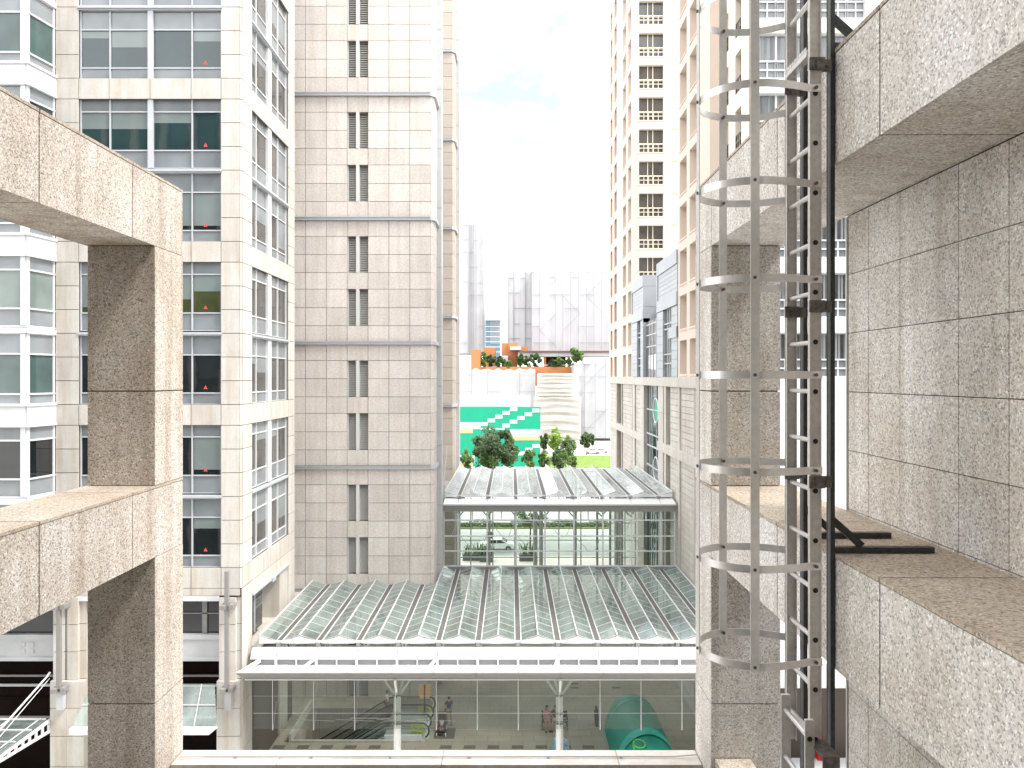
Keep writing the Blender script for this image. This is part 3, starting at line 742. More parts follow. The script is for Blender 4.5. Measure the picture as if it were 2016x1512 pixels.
# ================================================================== beige tower in the middle
def tower(name, label, YF, xr, nwin, st, x_from, ztop, base=0.0, windows=True, belts0=15.08):
    t = thing(name, label, 'building', (xr-4, YF, 0))
    F = FRONT(YF); Mo = 8.15
    p = 1.37
    us = [xr-p*i for i in range(9)][::-1]
    us = [u for u in us if u > x_from-2]
    rows = [1.05, 1.19, 1.19, 1.08, 1.21, 1.19, 1.04]
    wu = (xr-p*4, xr-p*3)
    pan = MB(); pan2 = MB(); panL = MB(); core = MB(); blt = []
    wins = []
    kmin = -2
    zc = belts0-Mo*2
    while zc < ztop:
        # module below the belt at zc+Mo
        top = zc+Mo-.11; z = top
        for j, h in enumerate(rows):
            a, b = z-h, z; z -= h
            if b <= base+.2: continue
            a = max(a, base)
            for i in range(len(us)-1):
                if windows and abs(us[i]-wu[0]) < .01 and j in (1, 2, 4, 5): continue
                (pan2 if windows and abs(us[i]-wu[0]) < .01 else panL if us[i] < wu[0]-.01 and windows else pan).ob(F, us[i]+.015, us[i+1]-.015, -.06, 0, a+.015, b-.015, rt(.13))
            # chamfer and side return
            pan.prism([(xr+.006, YF+.003), (xr+.19, YF+.25), (xr+.13, YF+.30), (xr-.05, YF+.07)], 'z', a+.012, b-.012, rt(.08)*.97)
            pan.box(xr+.10, xr+.20, YF+.32, YF+2.2, a+.012, b-.012, rt(.08))
        if windows:
            for (j0) in (1, 4):
                b = top-sum(rows[:j0]); a = b-rows[j0]-rows[j0+1]
                if b < base+1: continue
                wins.append((max(a, base), b))
        zc += Mo
        if pan.v: pan.build('stone_cladding', st, t); pan = MB()
        if panL.v: panL.build('stone_cladding', st, t); panL = MB()
        for q4 in range(0, len(pan2.f), 6): b4 = MB(); b4.v = pan2.v[q4//6*8:q4//6*8+8]; b4.f = [[i_-q4//6*8 for i_ in f_] for f_ in pan2.f[q4:q4+6]]; b4.t = pan2.t[q4:q4+6]; b4.s = pan2.s[q4:q4+6]; b4.build('streaked_panel', 'stoneTs', t)
        pan2 = MB()
        mb = MB(); mb.ob(F, x_from, xr+.01, -.05, .16, zc-.11, zc+.11); mb.ob(F, x_from, xr+.0, -.05, .20, zc+.06, zc+.11)
        mb.prism([(xr+.012, YF-.16), (xr+.36, YF+.28), (xr+.36, YF+2.2), (xr+.21, YF+2.2), (xr+.21, YF+.27), (xr+.012, YF)], 'z', zc-.11, zc+.11)
        if zc > base: mb.build('belt_course', 'whiteb', t)
    if windows:
        core.box(x_from, wu[0]-.02, YF+.065, YF+2.15, base, ztop); core.box(wu[1]+.02, xr+.02, YF+.065, YF+2.15, base, ztop)
        core.box(wu[0]-.02, wu[1]+.02, YF+.40, YF+2.15, base, ztop)
        prev = base
        for a, b in sorted(wins):
            if a > prev: core.box(wu[0]-.019, wu[1]+.019, YF+.066, YF+.399, prev, a)
            prev = b
    else: core.box(x_from, xr+.02, YF+.065, YF+2.15, base, ztop)
    core.build('wall_core', 'jointT', t)
    mb = MB(); mb.box(xr-.2, xr+.52, YF+2.2, YF+3.0, base, ztop)
    cn = mb.build('corner_pilaster', 'ltgrey', t)
    z = base
    while z < ztop: mb = MB(); mb.box(xr-.1, xr+.523, YF+2.195, YF+2.6, z, z+.03); mb.build('joint', 'midgrey', cn); z += 4.07
    for a, b in wins:
        lv = MB(); z = a+.05
        while z < b-.05:
            lv.poly([(wu[0]+.03, YF+.26, z), (wu[1]-.03, YF+.26, z), (wu[1]-.03, YF+.36, z+.13), (wu[0]+.03, YF+.36, z+.13)], [(0, 1, 2, 3)], rt(.1)); z += .15
        o = lv.build('louvre_window', 'louvre', t)
        m2 = MB(); m2.box((wu[0]+wu[1])/2-.10, (wu[0]+wu[1])/2+.11, YF-.02, YF+.30, a, b); m2.build('mullion', 'white', o)
        m2 = MB(); m2.box(wu[0]+.0, wu[0]+.05, YF+.1, YF+.30, a, b); m2.build('jamb', 'white', o)
    return t
tower('stone_tower', 'tall beige stone tower with a single column of louvred slots and white belts', 50.0, -5.27, 1, 'stoneT', -16.3, 54)
tower('stone_tower', 'stone wing behind the beige tower, shade put into its darker taupe colour', 70.0, -5.40, 0, 'stoneR', -16, 62, 0, False, 10.2)

# ================================================================== glass canopies
GX = [-11.94+2.05*k for k in range(12)]
def ridge_roof(t, xs_y, zg, glassm, Y0, rise, step):
    """xs_y: list of (gutter or ridge x, is_gutter, Yend)"""
    for i in range(len(xs_y)-1):
        (xa, ga, ea), (xb, gb, eb) = xs_y[i], xs_y[i+1]
        Y1 = ea if xs_y[i][2] == xs_y[i+1][2] else min(ea, eb)
        if ga: p = (xa+.17, zg+.03); q = (xb-.02, zg+rise)
        else: p = (xa+.02, zg+rise); q = (xb-.17, zg+.03)
        mb = MB(); mb.poly([(p[0], Y0, p[1]), (q[0], Y0, q[1]), (q[0], Y1, q[1]), (p[0], Y1, p[1])], [(0, 1, 2, 3)])
        g = mb.build('roof_pane', glassm, t)
        mb = MB(); y = Y0+.02
        for e_ in (p, q): mb.bar((e_[0], Y0, e_[1]+.012), (e_[0], Y1, e_[1]+.012), .03, .02)
        k = 0
        while y < Y1+.01:
            mb.bar((p[0], y, p[1]+.012), (q[0], y, q[1]+.012), .038, .02); y += step
        mb.build('glazing_bars', 'ltgrey', g)
def canopy_roof(t, zg, Y0, rise, step, glassm, yend, truss=True, first=-12.96):
    xs = [(first, False, yend(first))]
    for x in GX: xs.append((x, True, yend(x))); xs.append((x+1.025, False, yend(x+1.0)))
    ridge_roof(t, xs, zg, glassm, Y0, rise, step)
    for (x, isg, Y1) in xs:
        if isg:
            mb = MB(); mb.box(x-.13, x+.13, Y0-.15, Y1, zg-.02, zg+.04); gt = mb.build('gutter', 'gutterg', t)
            mb = MB(); mb.box(x-.165, x-.135, Y0-.16, Y1, zg-.02, zg+.07); mb.box(x+.135, x+.165, Y0-.16, Y1, zg-.02, zg+.07); mb.box(x-.134, x+.134, Y0-.17, Y0-.11, zg-.0, zg+.10); mb.build('gutter_rails', 'white', gt)
            mb = MB(); mb.box(x-.1, x+.1, Y0-.25, Y0-.171, zg-.35, zg+.0); mb.build('outlet', 'midgrey', gt)
            if truss:
                mb = MB(); zl = zg-1.15
                mb.tube((x, Y0, zl), (x, Y1, zl), .045, 6); k = 0; y = Y0+.3
                while y+1.3 < Y1:
                    mb.tube((x, y, zg-.05), (x, y+.65, zl), .03, 5); mb.tube((x, y+.65, zl), (x, y+1.3, zg-.05), .03, 5)
                    if k % 3 == 1:
                        mb.tube((x, y+.65, zl), (x-1.0, y+.65, zg+rise-.1), .025, 5); mb.tube((x, y+.65, zl), (x+1.0, y+.65, zg+rise-.1), .025, 5)
                    y += 1.3; k += 1
                mb.build('truss', 'ltgrey', t)
        else:
            mb = MB(); mb.bar((x, Y0-.02, zg+rise+.05), (x, Y1, zg+rise+.035), .045, .05); mb.build('ridge_bar', 'white', t)
    # closing gable plates at the front
    for i, (x, isg, Y1) in enumerate(xs):
        if isg: continue
        L = x-.87 if i > 0 else x; Rr = x+.87 if i < len(xs)-1 else x
        n = 8; top = []; 
        for k in range(n+1):
            u = L+(Rr-L)*k/n; f = 1-abs(u-x)/.87; top.append((u, zg+.02+(rise*.8)*(.35*f+.65*(f**1.5 if f > 0 else 0))))
        V = []
        for (u, z) in top: V += [(u, Y0-.03, z+.03), (u, Y0-.16, zg-.02-.04*(1-abs(u-x)/.87)), (u, Y0-.14, zg-.06)]
        Fc = []
        for k in range(n): a = k*3; Fc += [(a, a+1, a+4, a+3), (a+1, a+2, a+5, a+4)]
        mb = MB(); mb.poly(V, Fc); o = mb.build('gable_plate', 'ltgrey', t)
low = thing('glass_canopy', 'lower glass canopy of ridged green panes with white front fascia and hanging glass screen', 'canopy', (0, 39.2, 0))
ZG = 7.35
canopy_roof(low, ZG, 39.3, .31, 1.07, 'roof_glass', lambda x: 49.93 if x < -4.88 else 53.8)
XL, XR = -13.25, 11.66
def bays(Y0): return [XL]+GX+[XR]
for a, b in zip(bays(0), bays(0)[1:]):
    mb = MB(); mb.poly([(a+.015, 38.95, 7.12), (b-.015, 38.95, 7.12), (b-.015, 38.72, 6.72), (a+.015, 38.72, 6.72), (a+.015, 39.1, 7.14), (b-.015, 39.1, 7.14)], [(0, 1, 2, 3), (0, 4, 5, 1)])
    mb.build('fascia_panel', 'white', low)
mb = MB(); mb.box(XL, XR, 39.0, 39.25, 6.5, 7.05); mb.build('shadow_gap', 'dkgrey', low)
mb = MB(); mb.box(XL, XR, 38.70, 38.76, 6.64, 6.73); mb.box(XL, XR, 38.62, 38.74, 6.28, 6.36)
for x in GX:
    mb.box(x-.06, x+.06, 38.66, 38.76, 6.34, 6.66); mb.box(x+1.0, x+1.06, 38.68, 38.76, 6.34, 6.66)
lf = mb.build('louvre_frame', 'white', low)
mb = MB()
for k in range(5): mb.box(XL+.5, XR, 38.79, 38.84, 6.38+k*.055, 6.405+k*.055)
mb.build('louvres', 'ltgrey', lf)
mb = MB(); mb.box(XL+.5, XR, 38.86, 38.9, 6.34, 6.66); mb.build('louvre_backing', 'midgrey', lf)
def slabs(profile, mname, nm, y2):   # sloping wing panels, profile = ((Y,z),(Y,z),th)
    (ya, za), (yb, zb), th = profile
    for a, b in zip(bays(0), bays(0)[1:]):
        if a == XL and nm == 'eaves_panel': pass
        mb = MB(); mb.poly([(a+.01, ya, za), (b-.01, ya, za), (b-.01, yb, zb), (a+.01, yb, zb), (a+.01, ya, za-th), (b-.01, ya, za-th), (b-.01, yb, zb-th), (a+.01, yb, zb-th)],
                           [(0,1,2,3),(7,6,5,4),(0,4,5,1),(2,6,7,3),(1,5,6,2),(0,3,7,4)]); mb.build(nm, mname, low)
slabs(((36.68, 6.80), (38.62, 6.34), .06), 'white', 'eaves_panel', 0)
slabs(((36.70, 6.73), (38.0, 5.98), .04), 'soffit', 'soffit_panel', 0)
mb = MB(); mb.box(XL, XR, 37.9, 38.0, 5.90, 5.97); mb.build('soffit_edge', 'white', low)
for x in GX[1::3]: mb = MB(); mb.bar((x-.35, 37.2, 6.72), (x, 38.65, 6.75), .09, .12); mb.build('outrigger', 'white', low)
mb = MB(); mb.bar((XL+.35, 36.9, 6.8), (XL+.5, 38.7, 6.6), .10, .20)
mb.build('outrigger', 'white', low)
# tree columns
for X in (-5.75, 2.45):
    mb = MB(); mb.tube((X, 38.55, 0), (X, 38.55, 4.9), .185, 16); c = mb.build('column', 'colwhite', low)
    mb = MB()
    for dx, dy in ((-1, 0), (1, 0), (-.45, 1), (.45, 1), (0, -.6)): mb.tube((X, 38.55, 4.75), (X+dx*.85, 38.55+dy*1.4, 6.0), .065, 8)
    mb.build('branch', 'colwhite', c)
    mb = MB()
    for zz in (4.95, 4.05, 3.55): 
        mb.box(X-.22, X+.22, 38.32, 38.37, zz-.04, zz+.04); mb.tube((X, 38.3, zz), (X, 38.2, zz), .05, 6)
    for sx in (-1, 1): mb.tube((X, 38.3, 3.65), (X+sx*.85, 38.25, 3.85), .018, 5)
    mb.build('spider_fitting', 'midgrey', c)
# hanging glass screen
YS = 38.2
mb = MB()
for a, b in zip([-12.9]+GX, GX+[XR]):
    for z0_, z1_ in ((3.35, 4.14), (4.16, 5.0), (5.02, 5.95)):
        mb.poly([(a+.01, YS, z0_), (b-.01, YS, z0_), (b-.01, YS, z1_), (a+.01, YS, z1_)], [(0, 1, 2, 3)])
hs = mb.build('hanging_screen', 'hang_glass', low)
mb = MB()
for x in GX: mb.tube((x, YS-.04, 3.3), (x, YS-.04, 5.95), .017, 6)
mb.tube((-12.9, YS-.03, 4.15), (XR, YS-.03, 4.15), .010, 5); mb.tube((-12.9, YS-.03, 5.01), (XR, YS-.03, 5.01), .006, 5)
for x in GX:
    mb.tube((x+.02, YS-.04, 3.35), (x+.10, YS+.25, 4.6), .012, 4)
mb.build('rods', 'white', hs)
mb = MB()
for a in GX[:4]: mb.tube((a+1.0, YS+.5, 3.6), (a+3.0, YS+.4, 3.56), .012, 4)
mb.tube((-6.1, YS+.6, 3.62), (-8.2, YS+.6, 3.62), .018, 4)
mb.build('stay_rods', 'white', hs)

# upper canopy
up = thing('glass_canopy', 'upper glass canopy of paler ridged panes above the glazed wall between the buildings', 'canopy', (3, 54, 0))
ZU = 12.40
canopy_roof(up, ZU, 55.0, .42, 1.0, 'roof_glass2', lambda x: 71.0, truss=True, first=-12.96) if False else None
GX_all = GX; GX = [x for x in GX_all if x > -4.5]
canopy_roof(up, ZU, 55.0, .30, .82, 'roof_glass2', lambda x: 71.0, truss=True, first=GX[0]-1.025)
for a, b in zip([-4.78]+GX, GX+[11.66]):
    mb = MB(); mb.poly([(a+.012, 54.9, 12.25), (b-.012, 54.9, 12.25), (b-.012, 53.75, 12.02), (a+.012, 53.75, 12.02)], [(0, 1, 2, 3)]); mb.build('apron_panel', 'white', up)
mb = MB(); mb.box(-4.8, 11.68, 53.70, 53.76, 11.93, 12.03); mb.build('apron_edge', 'white', up)
mb = MB(); mb.box(-4.8, 11.66, 53.77, 54.3, 11.52, 11.92); mb.build('fascia', 'midgrey', up)
def glazed_wall(Y, z0_, z1_, t, rows, sub=True):
    fr = MB(); gl = MB()
    xs = [-4.72]+GX+[11.6]
    for x in xs[1:-1]: fr.box(x-.055, x+.055, Y-.06, Y+.06, z0_, z1_)
    fr.box(-4.78, -4.70, Y-.05, Y+.05, z0_, z1_); fr.box(11.56, 11.64, Y-.05, Y+.05, z0_, z1_)
    for z in rows: fr.box(-4.75, 11.6, Y-.075, Y+.04, z-.04, z+.04)
    if sub:
        for x in GX: fr.box(x+.97, x+1.05, Y-.03, Y+.03, rows[1], rows[0])
    for a, b in zip(xs, xs[1:]):
        for c, d in zip(rows[1:], rows): gl.poly([(a, Y, c), (b, Y, c), (b, Y, d), (a, Y, d)], [(0, 1, 2, 3)])
    o = fr.build('curtain_wall', 'white', t); gl.build('glass', 'wall_glass', o); return o
glazed_wall(54.0, 7.55, 11.52, up, [11.50, 10.85, 9.72, 8.66, 7.60])
glazed_wall(71.0, 0.1, 12.3, up, [12.2, 10.6, 9.0, 7.4, 5.8, 4.2], False)
mb = MB(); mb.box(-4.8, 11.66, 53.86, 54.14, 7.0, 7.54); mb.build('sill_beam', 'midgrey', up)
mb = MB()
for k, x in enumerate(GX):
    for s in (0, 1): mb.tube((x, 54.5, 10.8-s*1.07), (x+(2.0 if (k+s) % 2 else -1.0)*.5, 54.3, 9.73-s*1.07), .022, 5)
    mb.tube((x, 54.6, 11.0), (x+.9, 55.4, 11.9), .05, 5); mb.tube((x, 54.6, 11.0), (x-.9, 55.4, 11.9), .05, 5)
mb.build('bracing', 'white', up)
for X in (1.95, 2.45, 8.55):
    mb = MB(); mb.tube((X, 62, 0), (X, 62, 12.2), .16, 10); mb.build('column', 'white', up)
for X in (-2.0, 6.0, 8.0, 9.2, 10.3):
    mb = MB(); mb.box(X-.1, X+.1, 70.6, 70.8, 0, 12); mb.build('mullion', 'ltgrey', up)
GX = GX_all
# mast beside the rear wing
mb = MB(); mb.tube((-5.3, 60, 12.5), (-5.0, 60, 15.6), .05, 6); mb.tube((-5.3, 60, 12.5), (-4.3, 60, 11.9), .03, 5); mb.tube((-5.3,60,0),(-5.3,60,12.5),.06,6)
tag(mb.build('roof_mast', 'white'), 'thin white mast and stay beside the rear stone wing above the upper canopy', 'mast')
# roof slab between the tower and the rear wing
mb = MB(); mb.box(-16, -5.3, 53.1, 69.9, 11.2, 11.5); tag(mb.build('flat_roof', 'midgrey'), 'flat grey roof strip between the two stone towers left of the upper canopy', 'roof')

# ================================================================== right: podium
P = thing('stone_podium', 'long grey stone podium wall with recessed fields and a narrow glass bay', 'building', (11.7, 65, 0))
XP = 11.70; FP = SIDE(XP, -1)
z_cap = (20.28, 20.97); z_mid = (15.2, 15.9)
mb = MB(); pl = [38.9, 44, 48.8, 53.3, 57, 60.9]
for a, b in ((38.9, 43), (43, 48), (48, 53.3), (53.3, 57), (57, 60.9), (67, 72), (72, 78), (78, 84), (84, 91)):
    for zz in (z_cap, z_mid): mb = MB(); mb.ob(FP, a+.01, b-.01, -.35, .06 if zz is z_cap else .03, zz[0], zz[1], rt(.08)); mb.build('band_stone', 'stoneP', P)
mb = MB(); mb.ob(FP, 60.91, 66.99, -.35, .06, z_cap[0], z_cap[1], .95)
mb.build('band_stone', 'stoneP', P)
# fields (u0,u1) and pilasters; what is left between is a slot
fields = [(39, 44.6), (44.9, 48.6), (48.8, 52.9), (53.75, 56.5), (74.4, 80.4), (85.0, 90.8), (69.2, 72.0)]
pilas = [(52.95, 53.25), (58.6, 60.6), (67.2, 68.9), (72.1, 73.4), (80.5, 80.8), (84.4, 84.9), (57.6, 58.2), (44.62, 44.88), (48.62, 48.78)]
ranges = [(0.0, 15.2), (15.9, 20.28)]
for (u0, u1) in fields:
    for (za, zb) in ranges:
        fm = MB()
        nz = max(1, round((zb-za)/.43)); 
        for k in range(nz):
            a = za+(zb-za)*k/nz; b = za+(zb-za)*(k+1)/nz
            off = (k % 2)*.7; cuts = [u0]; u = u0+1.4-off
            while u < u1-.3: cuts.append(u); u += 1.4
            cuts.append(u1)
            for c, d in zip(cuts, cuts[1:]): fm.ob(FP, c+.008, d-.008, -.2, -.12, a+.014, b-.014, rt(.12))
        fm.build('coursed_field', 'stoneP', P)
for (u0, u1) in pilas:
    z = 0; pm = MB()
    while z < 20.2:
        z2 = min(z+2.6, 20.28)
        pm.ob(FP, u0, u1, -.35, -.0, z+.012, z2-.012, rt(.08)); z = z2
    pm.build('pilaster', 'stoneP', P)
mb = MB()
mb.box(XP+.36, 45, 39.9, 60.8, 0, 20.9); mb.box(XP+.36, 30, 67.0, 91, 0, 20.9)
mb.box(XP+.20, XP+.36, 38.9, 56.6, 0, 20.9); mb.box(XP+.20, XP+.36, 74.3, 80.5, 0, 20.9); mb.box(XP+.20, XP+.36, 84.9, 91, 0, 20.9)
mb.build('wall_core', 'jointA', P)
# glass bay with round emblems
mb = MB(); mb.box(XP+.30, XP+.34, 60.85, 67.0, 0, 21.0); mb.box(XP+.35, 30, 60.85, 67, 0, 20.9)
gb = mb.build('glass_bay', 'g_tealdk', P)
mb = MB()
for z in (18.2, 16.1, 15.1, 13.4, 11.6): mb.ob(FP, 60.8, 67, -.30, -.22, z-.05, z+.05)
for u in (62.6, 64.6, 65.6): mb.ob(FP, u-.04, u+.04, -.30, -.24, 0, 21)
mb.build('glazing_bars', 'ltgrey', gb)
for zc, full in ((18.25, True), (13.45, False)):
    mb = MB(); pr_ = None
    for k in range(33):
        a = 2*math.pi*k/32; q = (XP+.16, 62.35+1.08*math.cos(a), zc+.98*math.sin(a))
        if pr_: mb.tube(pr_, q, .055, 6)
        pr_ = q
    mb.tube((XP+.16, 61.3, zc), (XP+.16, 63.4, zc), .03, 5)
    e = mb.build('round_emblem', 'white', gb)
    mb = MB()
    if full:
        pts = [(62.35+.93*math.cos(2*math.pi*k/24), zc+.84*math.sin(2*math.pi*k/24)) for k in range(24)]
        pts = [p for p in pts if not (p[0] > 62.6 and p[1] > zc+.1)]
        mb.prism(pts, 'x', XP+.20, XP+.23); mb.build('green_disc', 'hgreen', e)
    else:
        mb.box(XP+.2, XP+.23, 61.6, 61.7, zc-.8, zc+.8); mb.box(XP+.2, XP+.23, 62.9, 63.0, zc-.8, zc+.8); mb.build('uprights', 'ltgrey', e)
# ================================================================== grey clad stair block on the podium
G = thing('grey_clad_block', 'blue grey panelled block with tall dark windows standing on the stone podium', 'building', (12, 63, 21))
ZT = 30.0; F = SIDE(11.62, -1)
mb = MB()
def gp(u0, u1, z0_, z1_, d=0.0, th=.25): mb.ob(F, u0+.01, u1-.01, d-th, d, z0_+.01, z1_-.01, rt(.07))
# near block Y 53.6-60.9, far block Y 67.2-73.6
for (a, b) in ((53.6, 60.9), (67.2, 73.6)):
    for u in (a, (a+b)/2): gp(u, u+(b-a)/2, 29.0, ZT); gp(u, u+(b-a)/2, 26.1, 27.0)
    nz = 6
    for k in range(nz): gp(a, b-.35, 27.0+k/3, 27.0+(k+1)/3, -.08)
    gp(b-.35, b, 27.0, 29.0)
    mb.build('upper_cladding', 'bluegrey', G); mb = MB()
def lower(a, w0, w1, b, zsill):
    k = 0; z = 21.0
    while z < 26.05:
        z2 = min(z+.63, 26.08)
        if a < w0: gp(a, w0, z, z2, -.08)
        if b > w1: gp(w1, b, z, z2, -.02)
        z = z2
lower(53.6, 55.6, 58.4, 60.9, 21); mb.build('side_cladding', 'bluegrey', G); mb = MB(); lower(67.2, 68.9, 70.4, 73.6, 21)
mb.build('side_cladding', 'bluegrey', G)
mb = MB(); gp(53.6, 56.2, 23.8, 24.6, .02); mb.build('cladding_band', 'bluegrey', G)
mb = MB()
F2 = FRONT(67.2); 
for a, b, c, d in ((11.65, 12.9, 29, 30), (12.9, 14.0, 29, 30), (11.65, 12.9, 27.2, 29), (12.9, 14, 27.2, 29), (11.65, 12.9, 25.8, 27.2), (12.9, 14.0, 25.8, 27.2)):
    mb.ob(F2, a+.01, b-.01, -.2, -.05 if a > 12 and d < 29.5 else .0, c+.01, d-.01, rt(.06))
for z in (21, 22.3, 23.6, 24.9): mb.ob(F2, 11.65, 12.25, -.2, 0, z+.01, z+1.28, rt(.06))
F3 = FRONT(60.9)
mb.build('end_cladding', 'bluegrey', G)
mb = MB(); mb.box(11.92, 20, 53.6, 60.88, 20.98, 29.98); mb.box(11.92, 20, 67.41, 73.55, 20.98, 29.98); mb.box(13.4, 20, 60.9, 67.4, 20.98, 28)
mb.build('core', 'bluegrey', G)
mb = MB(); mb.box(11.85, 11.90, 55.62, 58.38, 21, 26.1); mb.box(11.85, 11.9, 68.92, 70.38, 21, 26.1); mb.box(12.26, 13.35, 67.3, 67.35, 21, 25.8); mb.box(11.9, 12.0, 61.0, 67.1, 21, 25.8)
gw = mb.build('tall_window', 'g_mid', G)
mb = MB()
for u in (56.4, 57.3): mb.ob(F, u-.05, u+.05, -.24, -.12, 21, 26.1)
for z in (22.0, 22.7, 24.6, 25.0): mb.ob(F, 55.6, 58.4, -.24, -.12, z-.04, z+.04); mb.ob(F, 68.9, 70.4, -.24, -.12, z-.04, z+.04)
for z in (24.6, 23.6, 25.5): mb.box(11.88, 11.9, 61.0, 67.1, z-.04, z+.04)
for u in (62.3, 63.7, 65.2): mb.box(11.86, 11.9, u-.04, u+.04, 21, 25.8)
mb.build('glazing_bars', 'ltgrey', gw)

# ================================================================== peach hotel
H = thing('peach_hotel', 'tall peach and cream hotel with stacks of recessed windows rising right of the gap', 'building', (14, 70, 21))
XH = 11.75; FHs = SIDE(XH, -1); ST = 3.1; WT0 = 51.17-3.1*9   # a window top
def punched(F, u0, u1, z0_, z1_, wins, zoff, wh, th, m, parent, name='wall'):
    """wall slab with real window openings, storey by storey"""
    mb = MB(); k = -2
    cols = sorted(wins)
    us = [u0]
    for a, b in cols: us += [a, b]
    us.append(u1)
    for i in range(0, len(us)-1, 2): mb.ob(F, us[i], us[i+1], -th, 0, z0_, z1_)
    for a, b in cols:
        prev = z0_; z = zoff
        while z-ST > z0_: z -= ST
        while z-wh < z1_:
            lo, hi = max(z-wh, z0_), min(z, z1_)
            if lo > prev: mb.ob(F, a, b, -th, 0, prev, lo)
            prev = hi; z += ST
        if prev < z1_: mb.ob(F, a, b, -th, 0, prev, z1_)
    return mb.build(name, m, parent)
def zs_of(z0_, z1_, zoff, wh):
    z = zoff
    while z-ST-wh > z0_: z -= ST
    r = []
    while z < z1_:
        if z-wh > z0_-.5: r.append(z)
        z += ST
    return r
# far side face
wf = [(74.4, 76.5), (77.8, 80.1), (84.6, 86.7), (88.2, 90.0)]
punched(FHs, 73.7, 91.0, 20.98, 65, wf, WT0, 2.25, .55, 'peach', H, 'side_wall')
mb = MB(); mb.box(XH+.56, 30, 74.3, 90.9, 20.98, 64.8); mb.build('core', 'peach', H)
for z in zs_of(21, 65, WT0, 2.25):
    for j, (a, b) in enumerate(wf):
        g = MB(); g.ob(FHs, a, b, -.55, -.50 if j < 2 else -.22, z-2.25, z)
        w = g.build('side_window', 'louvre' if j < 2 else 'g_mid', H)
        f = MB(); f.ob(FHs, a-.02, b+.02, 0.0, .05, z-2.37, z-2.30); f.build('sill', 'peach', w); f = MB(); f.ob(FHs, (a+b)/2-.04, (a+b)/2+.04, (-.5 if j < 2 else -.22), (-.44 if j < 2 else -.14), z-2.25, z)
        f.build('mullion', 'peach', w)
# frontal face
Fh = FRONT(73.7)
punched(Fh, 12.31, 22, 20.985, 64.99, [(12.38, 14.76)], 51.17, 2.28, .5, 'cream', H, 'front_wall')
for z in zs_of(26, 65, 51.17, 2.28):
    g = MB(); g.ob(Fh, 12.38, 14.76, -.5, -.42, z-2.28, z); w = g.build('balcony_window', 'g_mid', H)
    f = MB()
    for x in (13.28, 13.78): f.ob(Fh, x-.035, x+.035, -.42, -.32, z-2.28, z)
    f.ob(Fh, 12.38, 14.76, -.42, -.34, z-1.42, z-1.36)
    f.build('mullions', 'cream', w)
    f = MB()
    for zz in (z-1.40, z-1.82, z-2.24): f.ob(Fh, 12.38, 14.76, -.10, -.04, zz-.03, zz+.03)
    for i in range(6): x = 12.40+i*.465; f.ob(Fh, x-.025, x+.025, -.10, -.04, z-2.28, z-1.4)
    f.build('railing', 'cream', w)
    f = MB(); f.ob(Fh, 12.3, 14.84, 0, .05, z-2.36, z-2.28); f.build('sill', 'peach', w)
    f = MB(); f.ob(Fh, 15.5, 16.1, .0, .06, z+.02, z+.10); f.build('ledge', 'peach', H)
# near block
wn = [(47.9, 50.1), (50.95, 53.05)]
punched(FHs, 45.0, 53.55, 20.98, 60, wn, 51.4, 2.30, .62, 'peach', H, 'side_wall')
for z in zs_of(21, 60, 51.4, 2.30):
    for a, b in wn:
        g = MB(); g.ob(FHs, a, b, -.62, -.57, z-2.3, z); w = g.build('side_window', 'louvre', H)
        f = MB(); f.ob(FHs, a-.02, b+.02, 0.0, .05, z-2.44, z-2.36); f.build('sill', 'peach', w)
mb = MB(); mb.box(XH+.63, 30, 45.0, 53.5, 20.98, 60); mb.build('core', 'peach', H)
# stepped bay with railed windows nearer the camera
XQ = 12.45; FQ = SIDE(XQ, -1)
punched(FQ, 39.9, 44.99, 20.98, 60, [(41.2, 42.3), (43.6, 44.3)], 51.2, 2.2, .4, 'cream', H, 'bay_wall')
for z in zs_of(21, 60, 51.2, 2.2):
    for a, b in ((41.2, 42.3), (43.6, 44.3)):
        g = MB(); g.ob(FQ, a, b, -.4, -.30, z-2.2, z); w = g.build('bay_window', 'g_mid', H)
        f = MB()
        for zz in (z-1.35, z-1.75, z-2.15): f.ob(FQ, a, b, -.08, -.02, zz-.03, zz+.03)
        for i in range(4): u = a+(b-a)*i/3; f.ob(FQ, u-.025, u+.025, -.08, -.02, z-2.2, z-1.35)
        f.build('railing', 'bolt', w)
mb = MB(); mb.box(XQ+.41, 30, 39.9, 44.98, 20.98, 60); mb.build('core', 'cream', H)
